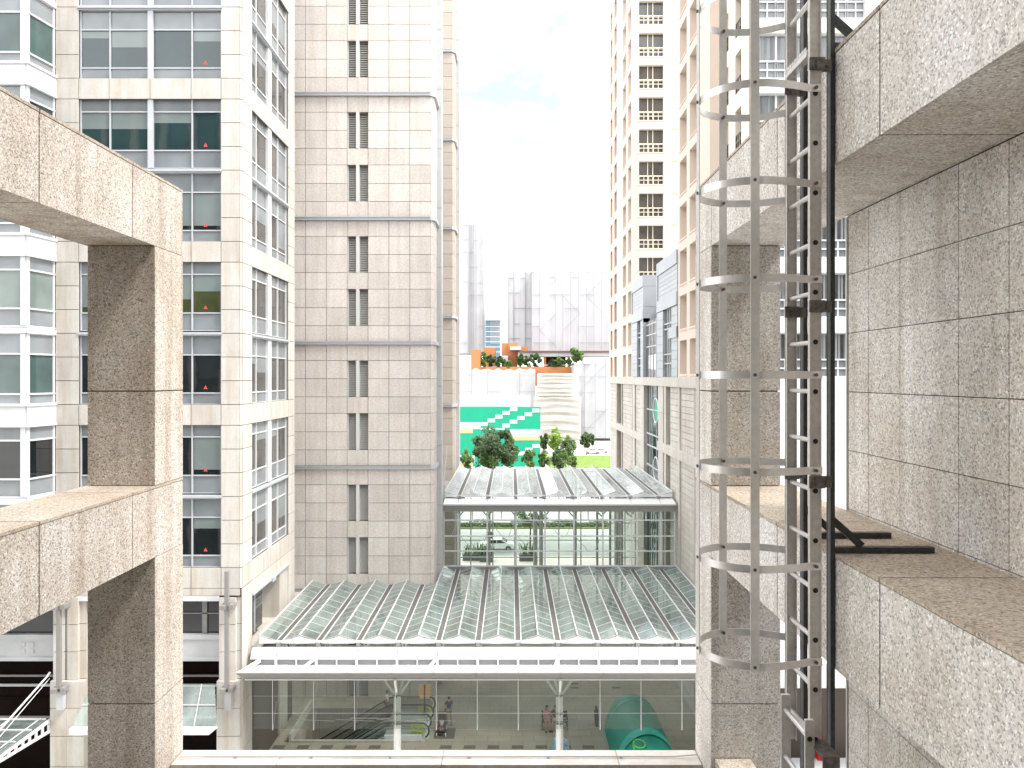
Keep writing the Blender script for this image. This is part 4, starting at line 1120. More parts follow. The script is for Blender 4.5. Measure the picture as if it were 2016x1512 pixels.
# ================================================================== white frontal block
Wb = thing('white_block', 'white apartment block with ribbon windows and pale curtains behind the ladder', 'building', (20, 39.4, 0))
YW = 39.4; FW = FRONT(YW); zt0 = 26.40
mb = MB()
zs = []; z = zt0-ST
wtops = [zt0+ST*k for k in range(-1, 9)]
mb.ob(FW, 12.5, 12.86, -.4, 0, 4.9, 60); mb.ob(FW, 18.4, 40, -.4, 0, 4.9, 60)
prev = 4.9
for w in wtops:
    mb.ob(FW, 12.86, 18.4, -.4, 0, prev, w-2.33 if w-2.33 > prev else prev+.01); prev = w
mb.ob(FW, 12.86, 18.4, -.4, 0, prev, 60)
mb.build('wall', 'whitewall', Wb)
mb = MB(); mb.box(12.5, 40, YW+.41, YW+.45, 4.9, 60); mb.build('core', 'dkgrey', Wb)
for n_, w in enumerate(wtops):
    g = MB(); g.ob(FW, 12.86, 18.4, -.36, -.30, w-1.40, w); ww = g.build('ribbon_window', 'g_grey' if n_ > 2 else 'g_mid', Wb)
    g = MB(); g.ob(FW, 12.86, 18.4, -.34, -.28, w-2.33, w-1.40); g.build('spandrel_panel', 'g_grey', ww)
    f = MB()
    for i in range(7): x = 12.86+i*.92; f.ob(FW, x-.05, x+.05, -.30, -.2, w-2.33, w)
    for i in range(12): x = 12.86+i*.46; f.ob(FW, x-.03, x+.03, -.28, -.2, w-2.33, w-1.4)
    for zz in (w-.03, w-1.40, w-1.85, w-2.30): f.ob(FW, 12.86, 18.4, -.30, -.19, zz-.04, zz+.04)
    f.build('frame', 'white', ww)
    c = MB(); c.ob(FW, 12.9, 18.38, -.299, -.28, w-.09, w-.05)
    for i in range(36):
        if (i*7+n_*3) % 5 < 2: continue
        x = 12.9+i*.153; c.ob(FW, x, x+.11, -.299, -.285, w-1.36, w-.07)
    c.build('curtain', 'curtain', ww)
# shopfront below
mb = MB(); mb.ob(FW, 11.8, 40, -1.2, -1.1, 2.9, 4.9); g = mb.build('shop_glass', 'g_tealdk', Wb)
mb = MB(); mb.ob(FW, 11.8, 40, -1.1, -.9, 2.75, 2.95)
for i in range(9): mb.ob(FW, 13.4+i*1.9, 13.45+i*1.9, -1.09, -1.0, 2.9, 4.9)
mb.build('shop_frame', 'white', g)
mb = MB(); mb.ob(FW, 11.8, 40, -3, -2.8, 0, 2.8); mb.build('dark_interior', 'black', Wb)
mb = MB(); mb.box(15.6, 15.95, 38.7, 39.0, .9, 2.6); tag(mb.build('red_banner', 'red'), 'narrow bright red upright panel below the glazed shopfront behind the ladder', 'banner')
mb = MB(); mb.box(12.4, 24, 35.9, 39.0, 1.25, 1.5); mb.box(12.4, 24, 36.1, 38.9, .0, 1.25); tag(mb.build('white_canopy_roof', 'white'), 'flat white roof slab seen low between the ladder and the granite wall', 'roof')
mb = MB(); mb.box(12.0, 24, 36.6, 38.7, 6.2, 7.2)
tag(mb.build('white_eaves', 'white'), 'white horizontal eaves band seen low behind the ladder rails', 'eaves')

# ================================================================== building behind the viewer (unseen: sized and darkened to shade the near pillars, mirrored in windows)
B = thing('office_building', 'unseen granite office block with dark windows behind the viewpoint, sized to shade the pillars', 'building', (0, -2, 0))
mb = MB(); gl = MB()
mb.box(-45, 45, -14, -2.05, 0, 52)
for k in range(13): mb.box(-44.49, 44.99, -2.06, -1.7, k*4.0, k*4.0+.9)
mb.build('facade', 'darkstone', B)
for i in range(31): mb = MB(); mb.box(-45+i*3, -44.4+i*3, -2.03, -1.5, 0, 52); mb.build('pier', 'stoneR', B)
for k in range(13): gl.box(-44.9, 44.9, -2.03, -1.95, k*4.0+.91, k*4.0+3.99)
gl.build('window_glass', 'g_tealdk', B)
# ================================================================== far side of the gap
def strip_tower(name, label, X0, X1, Y0, depth, ztop, mname, z0_=0, folds=12, seamw=.16, diag=True, cat='building', amp=.5, seedv=1):
    random.seed(seedv)
    t = thing(name, label, cat, ((X0+X1)/2, Y0, 0))
    mb = MB(); nx = folds*6; nz = max(8, int((ztop-z0_)/2.5)); V = []; Fc = []
    ph = [random.uniform(0, 6) for _ in range(6)]
    for j in range(nz+1):
        for i in range(nx+1):
            x = X0+(X1-X0)*i/nx; z = z0_+(ztop-z0_)*j/nz
            d = amp*(math.sin(i*2*math.pi/6)*.45+.4*math.sin(x*.9+ph[0]+.3*math.sin(z*.3+ph[1]))+.3*math.sin(z*.8+ph[2]+x*.4))
            zz = z+(.5*math.sin(x*1.7+ph[3])*random.random() if j == nz else 0)
            V.append((x, Y0+d*.5, zz))
    for j in range(nz):
        for i in range(nx): a = j*(nx+1)+i; Fc.append((a, a+1, a+nx+2, a+nx+1))
    mb.poly(V, Fc, 1, True)
    for (xa, xb, ya, yb) in ((X0, X0+.01, Y0, Y0+depth), (X1-.01, X1, Y0, Y0+depth)): mb.box(xa, xb, ya, yb, z0_, ztop)
    mb.box(X0, X1, Y0, Y0+depth, ztop-.8, ztop-.4); mb.box(X0+.3, X1-.3, Y0+.33, Y0+depth-.1, z0_, ztop-1)
    mb.build('sheeting', mname, t)
    s = MB()
    step = (X1-X0)/folds
    for i in range(folds+1):
        x = X0+step*i
        if random.random() < .75: s.box(x-seamw/2, x+seamw/2, Y0-.6, Y0-.4, z0_, ztop)
    z = z0_+random.uniform(3, 6)
    while z < ztop:
        for i in range(folds):
            if random.random() < .45: s.box(X0+step*i, X0+step*(i+1), Y0-.6, Y0-.45, z, z+seamw*.8)
        z += random.uniform(4.5, 7)
    s.build('seams', 'seam', t)
    if diag:
        s = MB()
        for i in range(1, folds-2, 3):
            z = z0_+2; k = random.randint(0, 1); w = step*2.2
            while z+w < ztop:
                if random.random() < .72:
                    a, b = (X0+step*i, X0+step*i+w) if k % 2 else (X0+step*i+w, X0+step*i)
                    s = MB(); s.bar((a, Y0-.75, z), (b, Y0-.75, z+w), .11, .06, (0, 1, 0)); s.build('scaffold_brace', 'seam', t)
                z += w; k += 1
    return t
strip_tower('wrapped_tower', 'narrow tall tower wrapped in white sheeting, rising beside the stone towers', -34, X_(921, 290), 290, 30, 82, 'tarp', 30, 8, seedv=3, amp=.3)
strip_tower('wrapped_tower_wing', 'right hand white wing of the wrapped narrow tower', X_(921, 290)+.1, X_(951, 296), 296, 30, 80.5, 'tarp2', 30, 3, .12, False, seedv=5, amp=.25)
strip_tower('wrapped_block', 'wide block wrapped in grey white sheeting with diagonal scaffold lines', X_(1047, 285), 60, 285, 40, Z_(531, 285), 'tarp', 30, 18, .14, seedv=8)
strip_tower('wrapped_block_wing', 'darker grey corner wing of the wide wrapped block, left end', X_(1000, 292), X_(1046, 292), 292, 30, Z_(535, 292), 'tarp', 30, 4, .22, False, seedv=9, amp=.22)
strip_tower('wrapped_podium', 'low white sheeted podium above the green hoarding', -40, X_(1054, 256), 256, 8, Z_(727, 256), 'tarp2', 0, 9, .11, seedv=11, amp=.4)
strip_tower('wrapped_wall', 'tall white sheeted scaffold on the right end behind the lone tree', X_(1130, 250), 62, 250, 10, Z_(713, 250), 'tarp2', 1, 12, .12, seedv=13, amp=.4)
# far blue tower
t = thing('glass_tower', 'distant pale blue glass tower with an overhanging slab on top', 'building', (-22, 900, 0))
mb = MB(); mb.box(X_(951, 900), X_(985, 900), 900, 930, 0, Z_(630, 900)); mb.build('shaft', 'bluetower', t)
mb = MB(); mb.prism([(X_(945, 900), Z_(631, 900)), (X_(986, 900), Z_(631, 900)), (X_(992, 900), Z_(626, 900)), (X_(990, 900), Z_(622, 900)), (X_(945, 900), Z_(623, 900))], 'y', 895, 935); mb.build('roof_slab', 'ltgrey', t)
mb = MB()
for k in range(10): mb.box(X_(966+k*1.9, 898), X_(966.5+k*1.9, 898), 898.5, 899.8, 60, 88)
for k in range(6): mb.box(X_(951, 899), X_(985, 899), 898.6, 899.9, 50+k*6, 50.7+k*6)
mb.build('fins', 'ltgrey', t)
# terracotta terrace building
t = thing('terracotta_terrace', 'orange rendered terrace building with planted balcony between the wrapped blocks', 'building', (10, 262, 0))
def pb(mb, x0, x1, y0, y1, Z, dep): mb.box(X_(x0, Z), X_(x1, Z), Z, Z+dep, Z_(y1, Z), Z_(y0, Z))
mb = MB(); pb(mb, 945, 1131, 722, 760, 262, 4); pb(mb, 927, 946, 688, 760, 261.5, 6); pb(mb, 987, 1001, 675, 723, 272, 8); pb(mb, 1001, 1019, 675, 723, 271, 8); pb(mb, 1019, 1040, 682, 700, 270, 6); pb(mb, 952, 976, 684, 720, 274, 6)
for x in (1070, 1117, 1022): pb(mb, x, x+5, 697, 723, 266, 1)
mb.box(X_(945, 266), X_(1199, 266)+10, 266, 284, Z_(722, 266)-1, Z_(722, 266))
mb.build('wall', 'orange', t)
mb = MB(); pb(mb, 1020, 1230, 694, 702, 265.5, 14); pb(mb, 1004, 1026, 682, 689, 266, 6); pb(mb, 980, 1000, 700, 712, 265, 6); mb.build('white_fascia', 'tarp2', t)
mb = MB(); pb(mb, 1022, 1230, 690.5, 694, 265, 15); mb.build('roof_edge', 'brown', t)
mb = MB(); pb(mb, 1074, 1114, 700, 723, 272, 3); mb.build('opening', 'black', t)
mb = MB(); pb(mb, 1040, 1132, 718, 719.5, 262.5, .3); mb.build('handrail', 'ltgrey', t)
mb = MB(); pb(mb, 1150, 1164, 704, 716, 249, 4); tag(mb.build('roof_tank', 'whitec'), 'small white box on top of the right hand sheeted scaffold', 'tank')
# green hoarding wall
hz = thing('green_hoarding', 'bright green hoarding wall with white stepped stripes behind the trees', 'hoarding', (-3, 178, 0))
ZH = 178
mb = MB(); mb.box(-40, X_(1064, ZH), ZH, ZH+.4, 0, Z_(801, ZH)); mb.build('panel', 'hgreen', hz)
cell = 14.6
def hp(mb, x0, x1, y0, y1, d=.06): mb.box(X_(x0, ZH), X_(x1, ZH), ZH-d, ZH-.002, Z_(y1, ZH), Z_(y0, ZH))
mb = MB()
for k in range(4): hp(mb, 960+k*14.6, 974.6+k*14.6, 824-k*7.4, 831.4-k*7.4)
hp(mb, 880, 960, 831.4, 838.5)
for k in range(5): hp(mb, 989+k*14.6, 1003.6+k*14.6, 834-k*7.4, 841.4-k*7.4)
hp(mb, 1004, 1064, 845, 853); hp(mb, 946, 994, 843, 846)
for k in range(3): hp(mb, 1019+k*14.6, 1033.6+k*14.6, 889-k*7.4, 896.4-k*7.4)
hp(mb, 880, 946, 839, 841)
mb.build('white_stripes', 'hwhite', hz)
mb = MB(); hp(mb, 880, 946, 841.05, 845); hp(mb, 1004, 1064, 853.05, 859); hp(mb, 905, 935, 896, 912); mb.build('pale_blue_stripes', 'hblue', hz)
mb = MB(); hp(mb, 880, 931, 845.05, 853); mb.build('cream_stripe', 'hcream', hz); mb = MB(); hp(mb, 1004, 1064, 859.05, 867); mb.build('cream_stripe', 'hcream', hz); mb = MB(); hp(mb, 905, 931, 912.1, 919); mb.build('cream_stripe', 'hcream', hz)
mb = MB(); mb.box(-40, X_(1044, 182), 182, 186, 0, Z_(779, 182))
o = mb.build('grey_wall', 'ltgrey'); tag(o, 'plain light grey wall strip just above the green hoarding', 'wall')
# draped netting
def drape(name, label, x0, x1, y0, y1, Z, seedv, amp):
    random.seed(seedv); mb = MB(); nx, nz = 26, 44; V = []; Fc = []
    X0, X1, Z0, Z1 = X_(x0, Z), X_(x1, Z), Z_(y1, Z), Z_(y0, Z)
    for j in range(nz+1):
        for i in range(nx+1):
            u = i/nx; v = j/nz; sag = 4*u*(1-u)
            vv = v-.10*sag
            d = amp*math.sin(vv*34+1.3*math.sin(vv*9))+.5*amp*math.sin(vv*63+u*3)
            V.append((X0+(X1-X0)*u, Z-d*sag*.9, Z0+(Z1-Z0)*v-.7*sag*(1-abs(v-.5))))
    for j in range(nz):
        for i in range(nx): a = j*(nx+1)+i; Fc.append((a, a+1, a+nx+2, a+nx+1))
    mb.poly(V, Fc, 1, True); o = mb.build(name, 'net'); o.modifiers.new('thick', 'SOLIDIFY').thickness = .08
    tag(o, label, 'netting')
drape('shade_netting', 'upper piece of beige netting hanging in swags between the white sheets', 1057, 1130, 736, 781, 247, 2, .30)
drape('shade_netting', 'larger lower sheet of beige netting sagging above the road behind the green wall', 1050, 1144, 782, 866, 246, 4, .42)
mb = MB(); mb.box(X_(1060, 249), X_(1140, 249), 249.5, 251, 0, Z_(735, 249)); tag(mb.build('white_backing_wall', 'whitewall'), 'white wall behind the sagging beige netting', 'wall')

# ================================================================== trees
def tree(name, label, X, Y, zc, rx, rz, leaf, n, seedv, cat='tree', group=None, trunk=True, ls=.3, z0_=0.0, gaps=.55, clumps=26, tr=.14):
    random.seed(seedv); t = thing(name, label, cat, (X, Y, z0_), group)
    if trunk:
        mb = MB(); zb = zc-rz*.55
        mb.tube((X, Y, z0_), (X+.06*rx, Y, zb), tr, 7, tr*.7)
        for k in range(8):
            a = k*2.4; mb.tube((X+.06*rx, Y, zb-.02*rz), (X+math.cos(a)*rx*.55, Y+math.sin(a)*rx*.55, zc+rz*random.uniform(-.1, .6)), tr*.5, 5, tr*.15)
        mb.tube((X+.06*rx, Y, zb), (X, Y, zc+rz*.6), tr*.65, 6, tr*.2)
        mb.build('trunk', 'bark', t)
    cl = []
    n = int(n*1.25)
    while len(cl) < clumps:
        p = Vector((random.uniform(-1, 1), random.uniform(-1, 1), random.uniform(-1, 1)))
        if .30 < p.length < .95: cl.append((p, random.uniform(.16, .38), random.random()))
    mb = MB()
    for i in range(n):
        c, r, tn = random.choice(cl)
        d = Vector((random.gauss(0, 1), random.gauss(0, 1), random.gauss(0, 1))).normalized()*r*random.random()**.35
        p = c+d
        q = Vector((X+p.x*rx, Y+p.y*rx, zc+p.z*rz))
        a = Vector((random.gauss(0, 1), random.gauss(0, 1), random.gauss(0, .6))).normalized(); b = a.orthogonal().normalized()
        s = ls*random.uniform(.6, 1.25)
        tone = max(0, min(1, .5*tn+.5*random.random()))
        mb.poly([q-a*s, q-b*s*.45, q+a*s, q+b*s*.45], [(0, 1, 2, 3)], tone)
    mb.build('crown', leaf, t, norm=False)
    return t
YT = 150
def ptree(name, label, x, y0, y1, w, Y, leaf, n, sd, **k):
    zt, zb = Z_(y0, Y), Z_(y1, Y); return tree(name, label, X_(x, Y), Y, (zt+zb)/2, w/2*Y/1500, (zt-zb)/2, leaf, n, sd, **k)
ptree('broadleaf_tree', 'largest dark round tree in front of the green hoarding', 972, 843, 925, 92, 150, 'leafd', 7500, 1, ls=.30, clumps=46, tr=.25)
ptree('small_tree', 'small yellow green tree at the left edge of the hoarding', 919, 884, 925, 26, 140, 'leafm', 1300, 2, ls=.24)
ptree('small_tree', 'small round green tree right of the large dark tree', 1042, 886, 922, 28, 145, 'leafm', 1500, 3, ls=.24)
ptree('slim_tree', 'dark slim tree at the right end of the hoarding', 1072, 853, 886, 18, 170, 'leafd', 1000, 4, ls=.28)
ptree('slim_tree', 'tall bright lime green tree beside the hoarding end', 1092, 845, 882, 26, 165, 'leafl', 1300, 5, ls=.30, gaps=.7)
ptree('broadleaf_tree', 'rounded mid green tree leaning right of the lime green one', 1113, 858, 912, 40, 160, 'leafm', 2600, 6, ls=.28, clumps=34)
ptree('small_tree', 'low bushy tree under the lime green tree', 1072, 887, 920, 28, 140, 'leafm', 1500, 7, ls=.22)
ptree('small_tree', 'low brownish flowering tree beside the rounded green tree', 1098, 888, 925, 28, 135, 'leafd', 1500, 8, ls=.22)
ptree('small_tree', 'lowest small tree next to the bright lawn', 1127, 896, 925, 22, 132, 'leafm', 1200, 9, ls=.22)
ptree('small_tree', 'lone slender tree standing on the pale ground by the white car', 1155, 852, 884, 28, 205, 'leafd', 1300, 10, ls=.36, tr=.15)
tree('street_tree', 'thin street tree with sparse leaves seen through the glazed wall', X_(1043, 88), 88, 4.6, 1.7, 1.0, 'leafm', 700, 11, ls=.16, clumps=14, tr=.12)
for i, (x, y0, y1, w, lf, lb) in enumerate([
    (952, 690, 724, 18, 'leafm', 'green bush at the left end of the orange terrace'),
    (966, 694, 724, 20, 'leafd', 'dark bush second from the left on the orange terrace'),
    (982, 700, 724, 18, 'leafd', 'low dark bush below the orange blocks on the terrace'),
    (999, 706, 724, 18, 'leafm', 'low light bush in the middle left of the orange terrace'),
    (1024, 697, 724, 18, 'leafd', 'dark upright bush left of the terrace centre'),
    (1040, 695, 724, 20, 'leafd', 'dark upright bush at the terrace centre'),
    (1057, 698, 724, 18, 'leafd', 'dark bush left of the terrace opening'),
    (1090, 706, 722, 20, 'leafd', 'dark low bush in front of the dark terrace opening'),
    (1103, 704, 724, 16, 'leafm', 'green bush right of the dark terrace opening'),
    (1118, 706, 724, 14, 'leafm', 'small green bush beside the bright round tree on the terrace')]):
    ptree('terrace_bush', lb, x, y0, y1, w, 262.8, lf, 700, 20+i, cat='bush', trunk=False, ls=.55, z0_=Z_(724, 262.8), clumps=14)
ptree('terrace_tree', 'bright round tree at the right end of the orange terrace', 1135, 684, 712, 26, 261, 'leafm', 1300, 40, ls=.5, z0_=Z_(724, 261), tr=.25)
# hedge and spiky planters
def planter(x, Y, w, label, n, sd):
    random.seed(sd); X = X_(x, Y); t = thing('planter', label, 'planter', (X, Y, .11))
    mb = MB(); mb.box(X-w/2, X+w/2, Y-.5, Y+.5, .11, .75); mb.box(X-w/2-.05, X+w/2+.05, Y-.55, Y+.55, .75, .83); mb.build('trough', 'dkgrey', t)
    mb = MB()
    for i in range(n):
        b = Vector((X+random.uniform(-w/2, w/2)*.9, Y+random.uniform(-.4, .4), .8)); d = Vector((random.gauss(0, .35), random.gauss(0, .35), random.uniform(.5, 1.3)))
        s = Vector((.03, 0, 0)) if random.random() < .5 else Vector((0, .03, 0)); m_ = b+d*.6+Vector((0, 0, .1))
        mb.poly([b-s, b+s, m_+s*1.5, m_-s*1.5], [(0, 1, 2, 3)], random.random()); mb.poly([m_-s*1.5, m_+s*1.5, b+d*1.2], [(0, 1, 2)], random.random())
    mb.build('leaves', 'leafm', t, norm=False)
planter(932, 87, 2.4, 'dark trough planter with spiky plants behind the left of the glazed wall', 90, 1)
planter(958, 86.4, 1.5, 'taller dark planter with low plants just left of the white saloon car', 50, 2)
planter(1038, 86.8, 1.8, 'dark planter at the foot of the thin street tree', 60, 3)
random.seed(5); mb = MB()
for i in range(4200):
    x = random.uniform(-14, 20); y = random.uniform(105.5, 107.5)
    q = Vector((x, y, .14+random.uniform(0, .6+.3*math.sin(x*1.1)))); a = Vector((random.gauss(0, 1), random.gauss(0, 1), random.gauss(0, 1))).normalized(); b = a.orthogonal()
    mb.poly([q-a*.14, q-b*.08, q+a*.14, q+b*.08], [(0, 1, 2, 3)], random.random())
tag(mb.build('hedge', 'leafd', norm=False), 'low clipped green hedge on the verge beyond the road, seen through the glass', 'hedge')
mb = MB(); mb.tube((X_(965, 90.5), 88.6, .1), (X_(965, 90.5), 88.6, 2.6), .10, 8); mb.box(X_(965, 90.5)-.3, X_(965, 90.5)+.3, 88.5, 88.7, 2.2, 3.0)
tag(mb.build('bollard_lamp', 'dkgrey'), 'short grey post with a square head in front of the white car', 'post')

# ================================================================== cars
def car(label, X, Y, z, s=1.0, flip=1):
    t = thing('parked_car', label, 'car', (X, Y, z)); L = 4.3*s; w = 1.75
    prof = [(-2.15, .35), (-2.15, .75), (-1.95, .92), (-1.30, .98), (-.75, 1.40), (.55, 1.44), (1.25, 1.05), (1.95, .90), (2.12, .70), (2.12, .35), (1.72, .35), (1.6, .58), (1.35, .66), (1.08, .58), (.98, .30), (-.98, .30), (-1.08, .58), (-1.35, .66), (-1.62, .58), (-1.72, .35)]
    mb = MB(); mb.prism([(X+flip*p[0]*s, z+p[1]*s) for p in prof], 'y', Y-w/2, Y+w/2)
    body = mb.build('body', 'carwhite', t); bv = body.modifiers.new('bevel', 'BEVEL'); bv.width = .09; bv.segments = 3
    for y0, y1 in ((Y-w/2-.012, Y-w/2-.002), (Y+w/2+.002, Y+w/2+.012)):
        mb = MB(); mb.prism([(X+flip*p[0]*s, z+p[1]*s) for p in [(-1.15, 1.0), (-.70, 1.32), (-.08, 1.35), (-.08, 1.0)]], 'y', y0, y1)
        mb.prism([(X+flip*p[0]*s, z+p[1]*s) for p in [(0.0, 1.0), (0.0, 1.35), (.50, 1.34), (1.05, 1.03)]], 'y', y0, y1); mb.build('side_window', 'g_dark', t)
    V = [(.62, 1.42), (1.2, 1.09)]
    for (a, b) in (((.64, 1.435), (1.20, 1.12)), ((-.80, 1.40), (-1.26, 1.04))):
        mb = MB(); mb.poly([(X+flip*a[0], Y-.68, z+a[1]), (X+flip*a[0], Y+.68, z+a[1]), (X+flip*b[0], Y+.74, z+b[1]), (X+flip*b[0], Y-.74, z+b[1])], [(0, 1, 2, 3)]); mb.build('windscreen', 'g_dark', t)
    for sx in (-1.35, 1.35):
        for sy in (-1, 1):
            wm = MB(); xx = X+flip*sx*s; yy = Y+sy*(w/2-.12)
            wm.tube((xx, yy-.1, z+.31), (xx, yy+.1, z+.31), .31, 18); wh = wm.build('wheel', 'rubber', t)
            r = MB(); r.tube((xx, yy-.105*1.01, z+.31), (xx, yy+.105*1.01, z+.31), .19, 10); r.build('rim', 'hub', wh)
    for sy in (-.6, .6): mb = MB(); mb.box(X+flip*2.06, X+flip*2.135, Y+sy-.15, Y+sy+.15, z+.66, z+.78); mb.build('headlight', 'hub', t)
    return t
car('white saloon car on the road seen through the glazed wall', X_(979, 93), 92.4, .008, 1.0)
car('small white car parked beyond the lawn beside the lone tree', X_(1166, 208), 208, .0, 1.0, -1)
car('second white car parked beyond the lawn near the podium wall', X_(1184, 209), 210, .0, 1.0, 1)

# ================================================================== escalators
def escalator(Yc, label):
    t = thing('escalator', label, 'escalator', (-7, Yc, 0)); w = .55
    x_top, x_st, x_bot, zb = -5.15, -7.4, -12.3, -2.9
    mb = MB(); mb.box(x_st, x_top+.35, Yc-w-.12, Yc+w+.12, -.3, .03)
    mb.build('landing', 'ltgrey', t)
    mb = MB(); n = 16
    for k in range(n):
        x1 = x_st-(x_st-x_bot)*k/n; x0 = x_st-(x_st-x_bot)*(k+1)/n; z = zb*(k+.6)/n
        mb.box(x0, x1, Yc-w+.02, Yc+w-.02, z-.35, z)
    mb.build('steps', 'dkgrey', t)
    for s in (-1, 1):
        y = Yc+s*(w+.06)
        g = MB(); g.poly([(x_bot, y, zb), (x_st, y, 0), (x_top, y, 0), (x_top+.25, y, .5), (x_top, y, .92), (x_st, y, .92), (x_bot, y, zb+.92)], [(0, 1, 2, 3, 4, 5, 6)])
        gb_ = g.build('balustrade', 'hang_glass', t)
        h = MB(); pts = [(x_bot, y, zb+.95), (x_st-.2, y, .86), (x_st+.1, y, .95), (x_top-.05, y, .95)]+[(x_top-.05+.45*math.sin(a), y, .50+.45*math.cos(a)) for a in [R(q) for q in range(15, 181, 15)]]+[(x_top-.5, y, .04)]
        h.path(pts, .045, 8); h.build('handrail', 'rubber', gb_)
        k_ = MB(); k_.bar((x_bot, y, zb+.02), (x_st, y, .06), .12, .22); k_.bar((x_st, y, .06), (x_top+.2, y, .06), .12, .16); k_.build('skirt', 'ltgrey', gb_)
    mb = MB(); mb.box(x_st+.1, x_top, Yc-w-.35, Yc-w-.2, .02, .35); mb.build('white_kerb', 'white', t)
    return t
escalator(44.75, 'nearer escalator going down to the basement, dark steps between black handrails')
escalator(47.2, 'farther escalator beside the wall, partly behind the white column')
mb = MB(); mb.box(-12.62, -4.93, 43.7, 43.84, 0, .14); mb.box(-12.75, -12.61, 43.7, 48.4, 0, .5)
tag(mb.build('stairwell_kerb', 'stoneP'), 'low stone kerb around the escalator opening', 'kerb')
mb = MB(); mb.box(-12.6, -4.95, 43.75, 43.84, -6, -.01); mb.box(-12.6, -4.95, 48.3, 48.4, -6, -.01); mb.box(-12.7, -12.6, 43.8, 48.3, -6, -.01); mb.box(-12.6, -4.95, 43.8, 48.3, -6.1, -6)
struct(mb.build('basement_walls', 'paving'))
def barricade(X, Y, label, w=.38):
    t = thing('barricade', label, 'barrier', (X, Y, .03), 'yellow folding barriers at the escalator heads')
    mb = MB(); mb.box(X-w, X+w, Y-.03, Y+.03, .42, .66); mb.box(X-w, X+w, Y-.03, Y+.03, .12, .20); mb.build('board', 'yellow', t)
    mb = MB()
    for sx in (-.3, 0, .3): mb.box(X+sx-.04, X+sx+.04, Y-.04, Y-.031, .03, .42); mb.bar((X+sx, Y, .42), (X+sx, Y+.35, .04), .05, .04)
    mb.build('leg', 'yellow', t)
barricade(X_(822, 44.8), 44.8, 'yellow folding barrier blocking the nearer escalator'); barricade(X_(835, 47.2), 47.2, 'yellow folding barrier behind the beige sign at the farther escalator')
t = thing('standing_sign', 'beige octagonal sign board with a brown stripe on a dark post beside the column', 'sign', (X_(836, 46.6), 46.6, 0))
X = X_(836, 46.6); Y = 46.6
zc = Z_(1361, Y); hw, hh = .40, .44
mb = MB(); mb.prism([(X-hw*.68, zc-hh), (X+hw*.68, zc-hh), (X+hw*.9, zc-hh*.4), (X+hw, zc), (X+hw*.9, zc+hh*.6), (X+hw*.72, zc+hh), (X-hw*.72, zc+hh), (X-hw*.9, zc+hh*.6), (X-hw, zc), (X-hw*.9, zc-hh*.4)], 'y', Y-.02, Y+.02); mb.build('board', 'signbeige', t)
mb = MB(); mb.box(X-.05, X+.05, Y-.03, Y-.021, zc-hh, zc+hh); mb.build('stripe', 'brown', t)
mb = MB(); mb.box(X-.06, X+.06, Y+.021, Y+.07, .0, zc); mb.tube((X, Y+.05, .004), (X, Y+.05, .06), .2, 12); mb.build('post', 'dkgrey', t)

# green vaulted canopy
t = thing('entrance_canopy', 'deep green rounded fabric canopy with a lime ring, bottom right of the plaza', 'canopy', (7.25, 43, 0))
def vault(mb, y0, y1, r0, r1, h0, h1, x0=7.2, x1=7.0, n=20, m_=8, dome=False):
    V = []; Fc = []
    for j in range(m_+1):
        v = j/m_
        for i in range(n+1):
            a = math.pi*i/n
            V.append((x0+(x1-x0)*v+(r0+(r1-r0)*v)*math.cos(a), y0+(y1-y0)*v, (h0+(h1-h0)*v)*math.sin(a)+.01))
    for j in range(m_):
        for i in range(n): a = j*(n+1)+i; Fc.append((a, a+1, a+n+2, a+n+1))
    mb.poly(V, Fc, 1, True)
mb = MB(); vault(mb, 38.0, 45.0, 1.62, 1.62, 2.25, 2.15, 7.18, 7.18)
V = []; Fc = []; n = 20; m_ = 8      # rounded far end
for j in range(m_+1):
    ph = math.pi/2*j/m_
    for i in range(n+1):
        a = math.pi*i/n; V.append((7.18+1.62*math.cos(a)*math.cos(ph), 45.0+1.9*math.sin(ph), 2.15*math.sin(a)*math.cos(ph)+.01))
for j in range(m_):
    for i in range(n): a = j*(n+1)+i; Fc.append((a, a+1, a+n+2, a+n+1))
mb.poly(V, Fc, 1, True); mb.build('fabric', 'canvas', t)
mb = MB(); vault(mb, 39.9, 40.7, 1.64, 1.64, 2.28, 2.27, 7.18, 7.18, 24, 1); vault(mb, 44.4, 44.55, 1.63, 1.63, 2.18, 2.18, 7.18, 7.18, 24, 1); mb.build('band', 'canvasl', t)
mb = MB(); pr_ = None
for k in range(21):
    a = 2*math.pi*k/20; q = (6.56+.30*math.cos(a), 38.95+.45*math.sin(a), 2.25)
    if pr_: mb.tube(pr_, q, .035, 5)
    pr_ = q
mb.box(6.20, 6.30, 38.6, 38.95, 2.14, 2.2); mb.build('ring_emblem', 'lime', t)

# bench
def bench(X, Y, label):
    t = thing('bench', label, 'bench', (X, Y, 0))
    mb = MB(); mb.box(X-.75, X+.75, Y-.28, Y+.2, .42, .46); mb.build('seat', 'blackc', t)
    mb = MB(); mb.box(X-.75, X+.75, Y+.21, Y+.25, .52, .9); mb.build('backrest', 'blackc', t)
    for sx in (-.74, .74):
        mb = MB(); mb.box(X+sx-.03, X+sx+.03, Y-.30, Y-.25, 0, .65); mb.box(X+sx-.03, X+sx+.03, Y+.2, Y+.25, 0, .95); mb.box(X+sx-.03, X+sx+.03, Y-.30, Y+.2, .64, .68); mb.build('leg', 'blackc', t)
BX, BY = X_(1092, 45.6), 45.6
bench(BX, BY, 'black metal bench with a couple sitting on it behind the right white column')
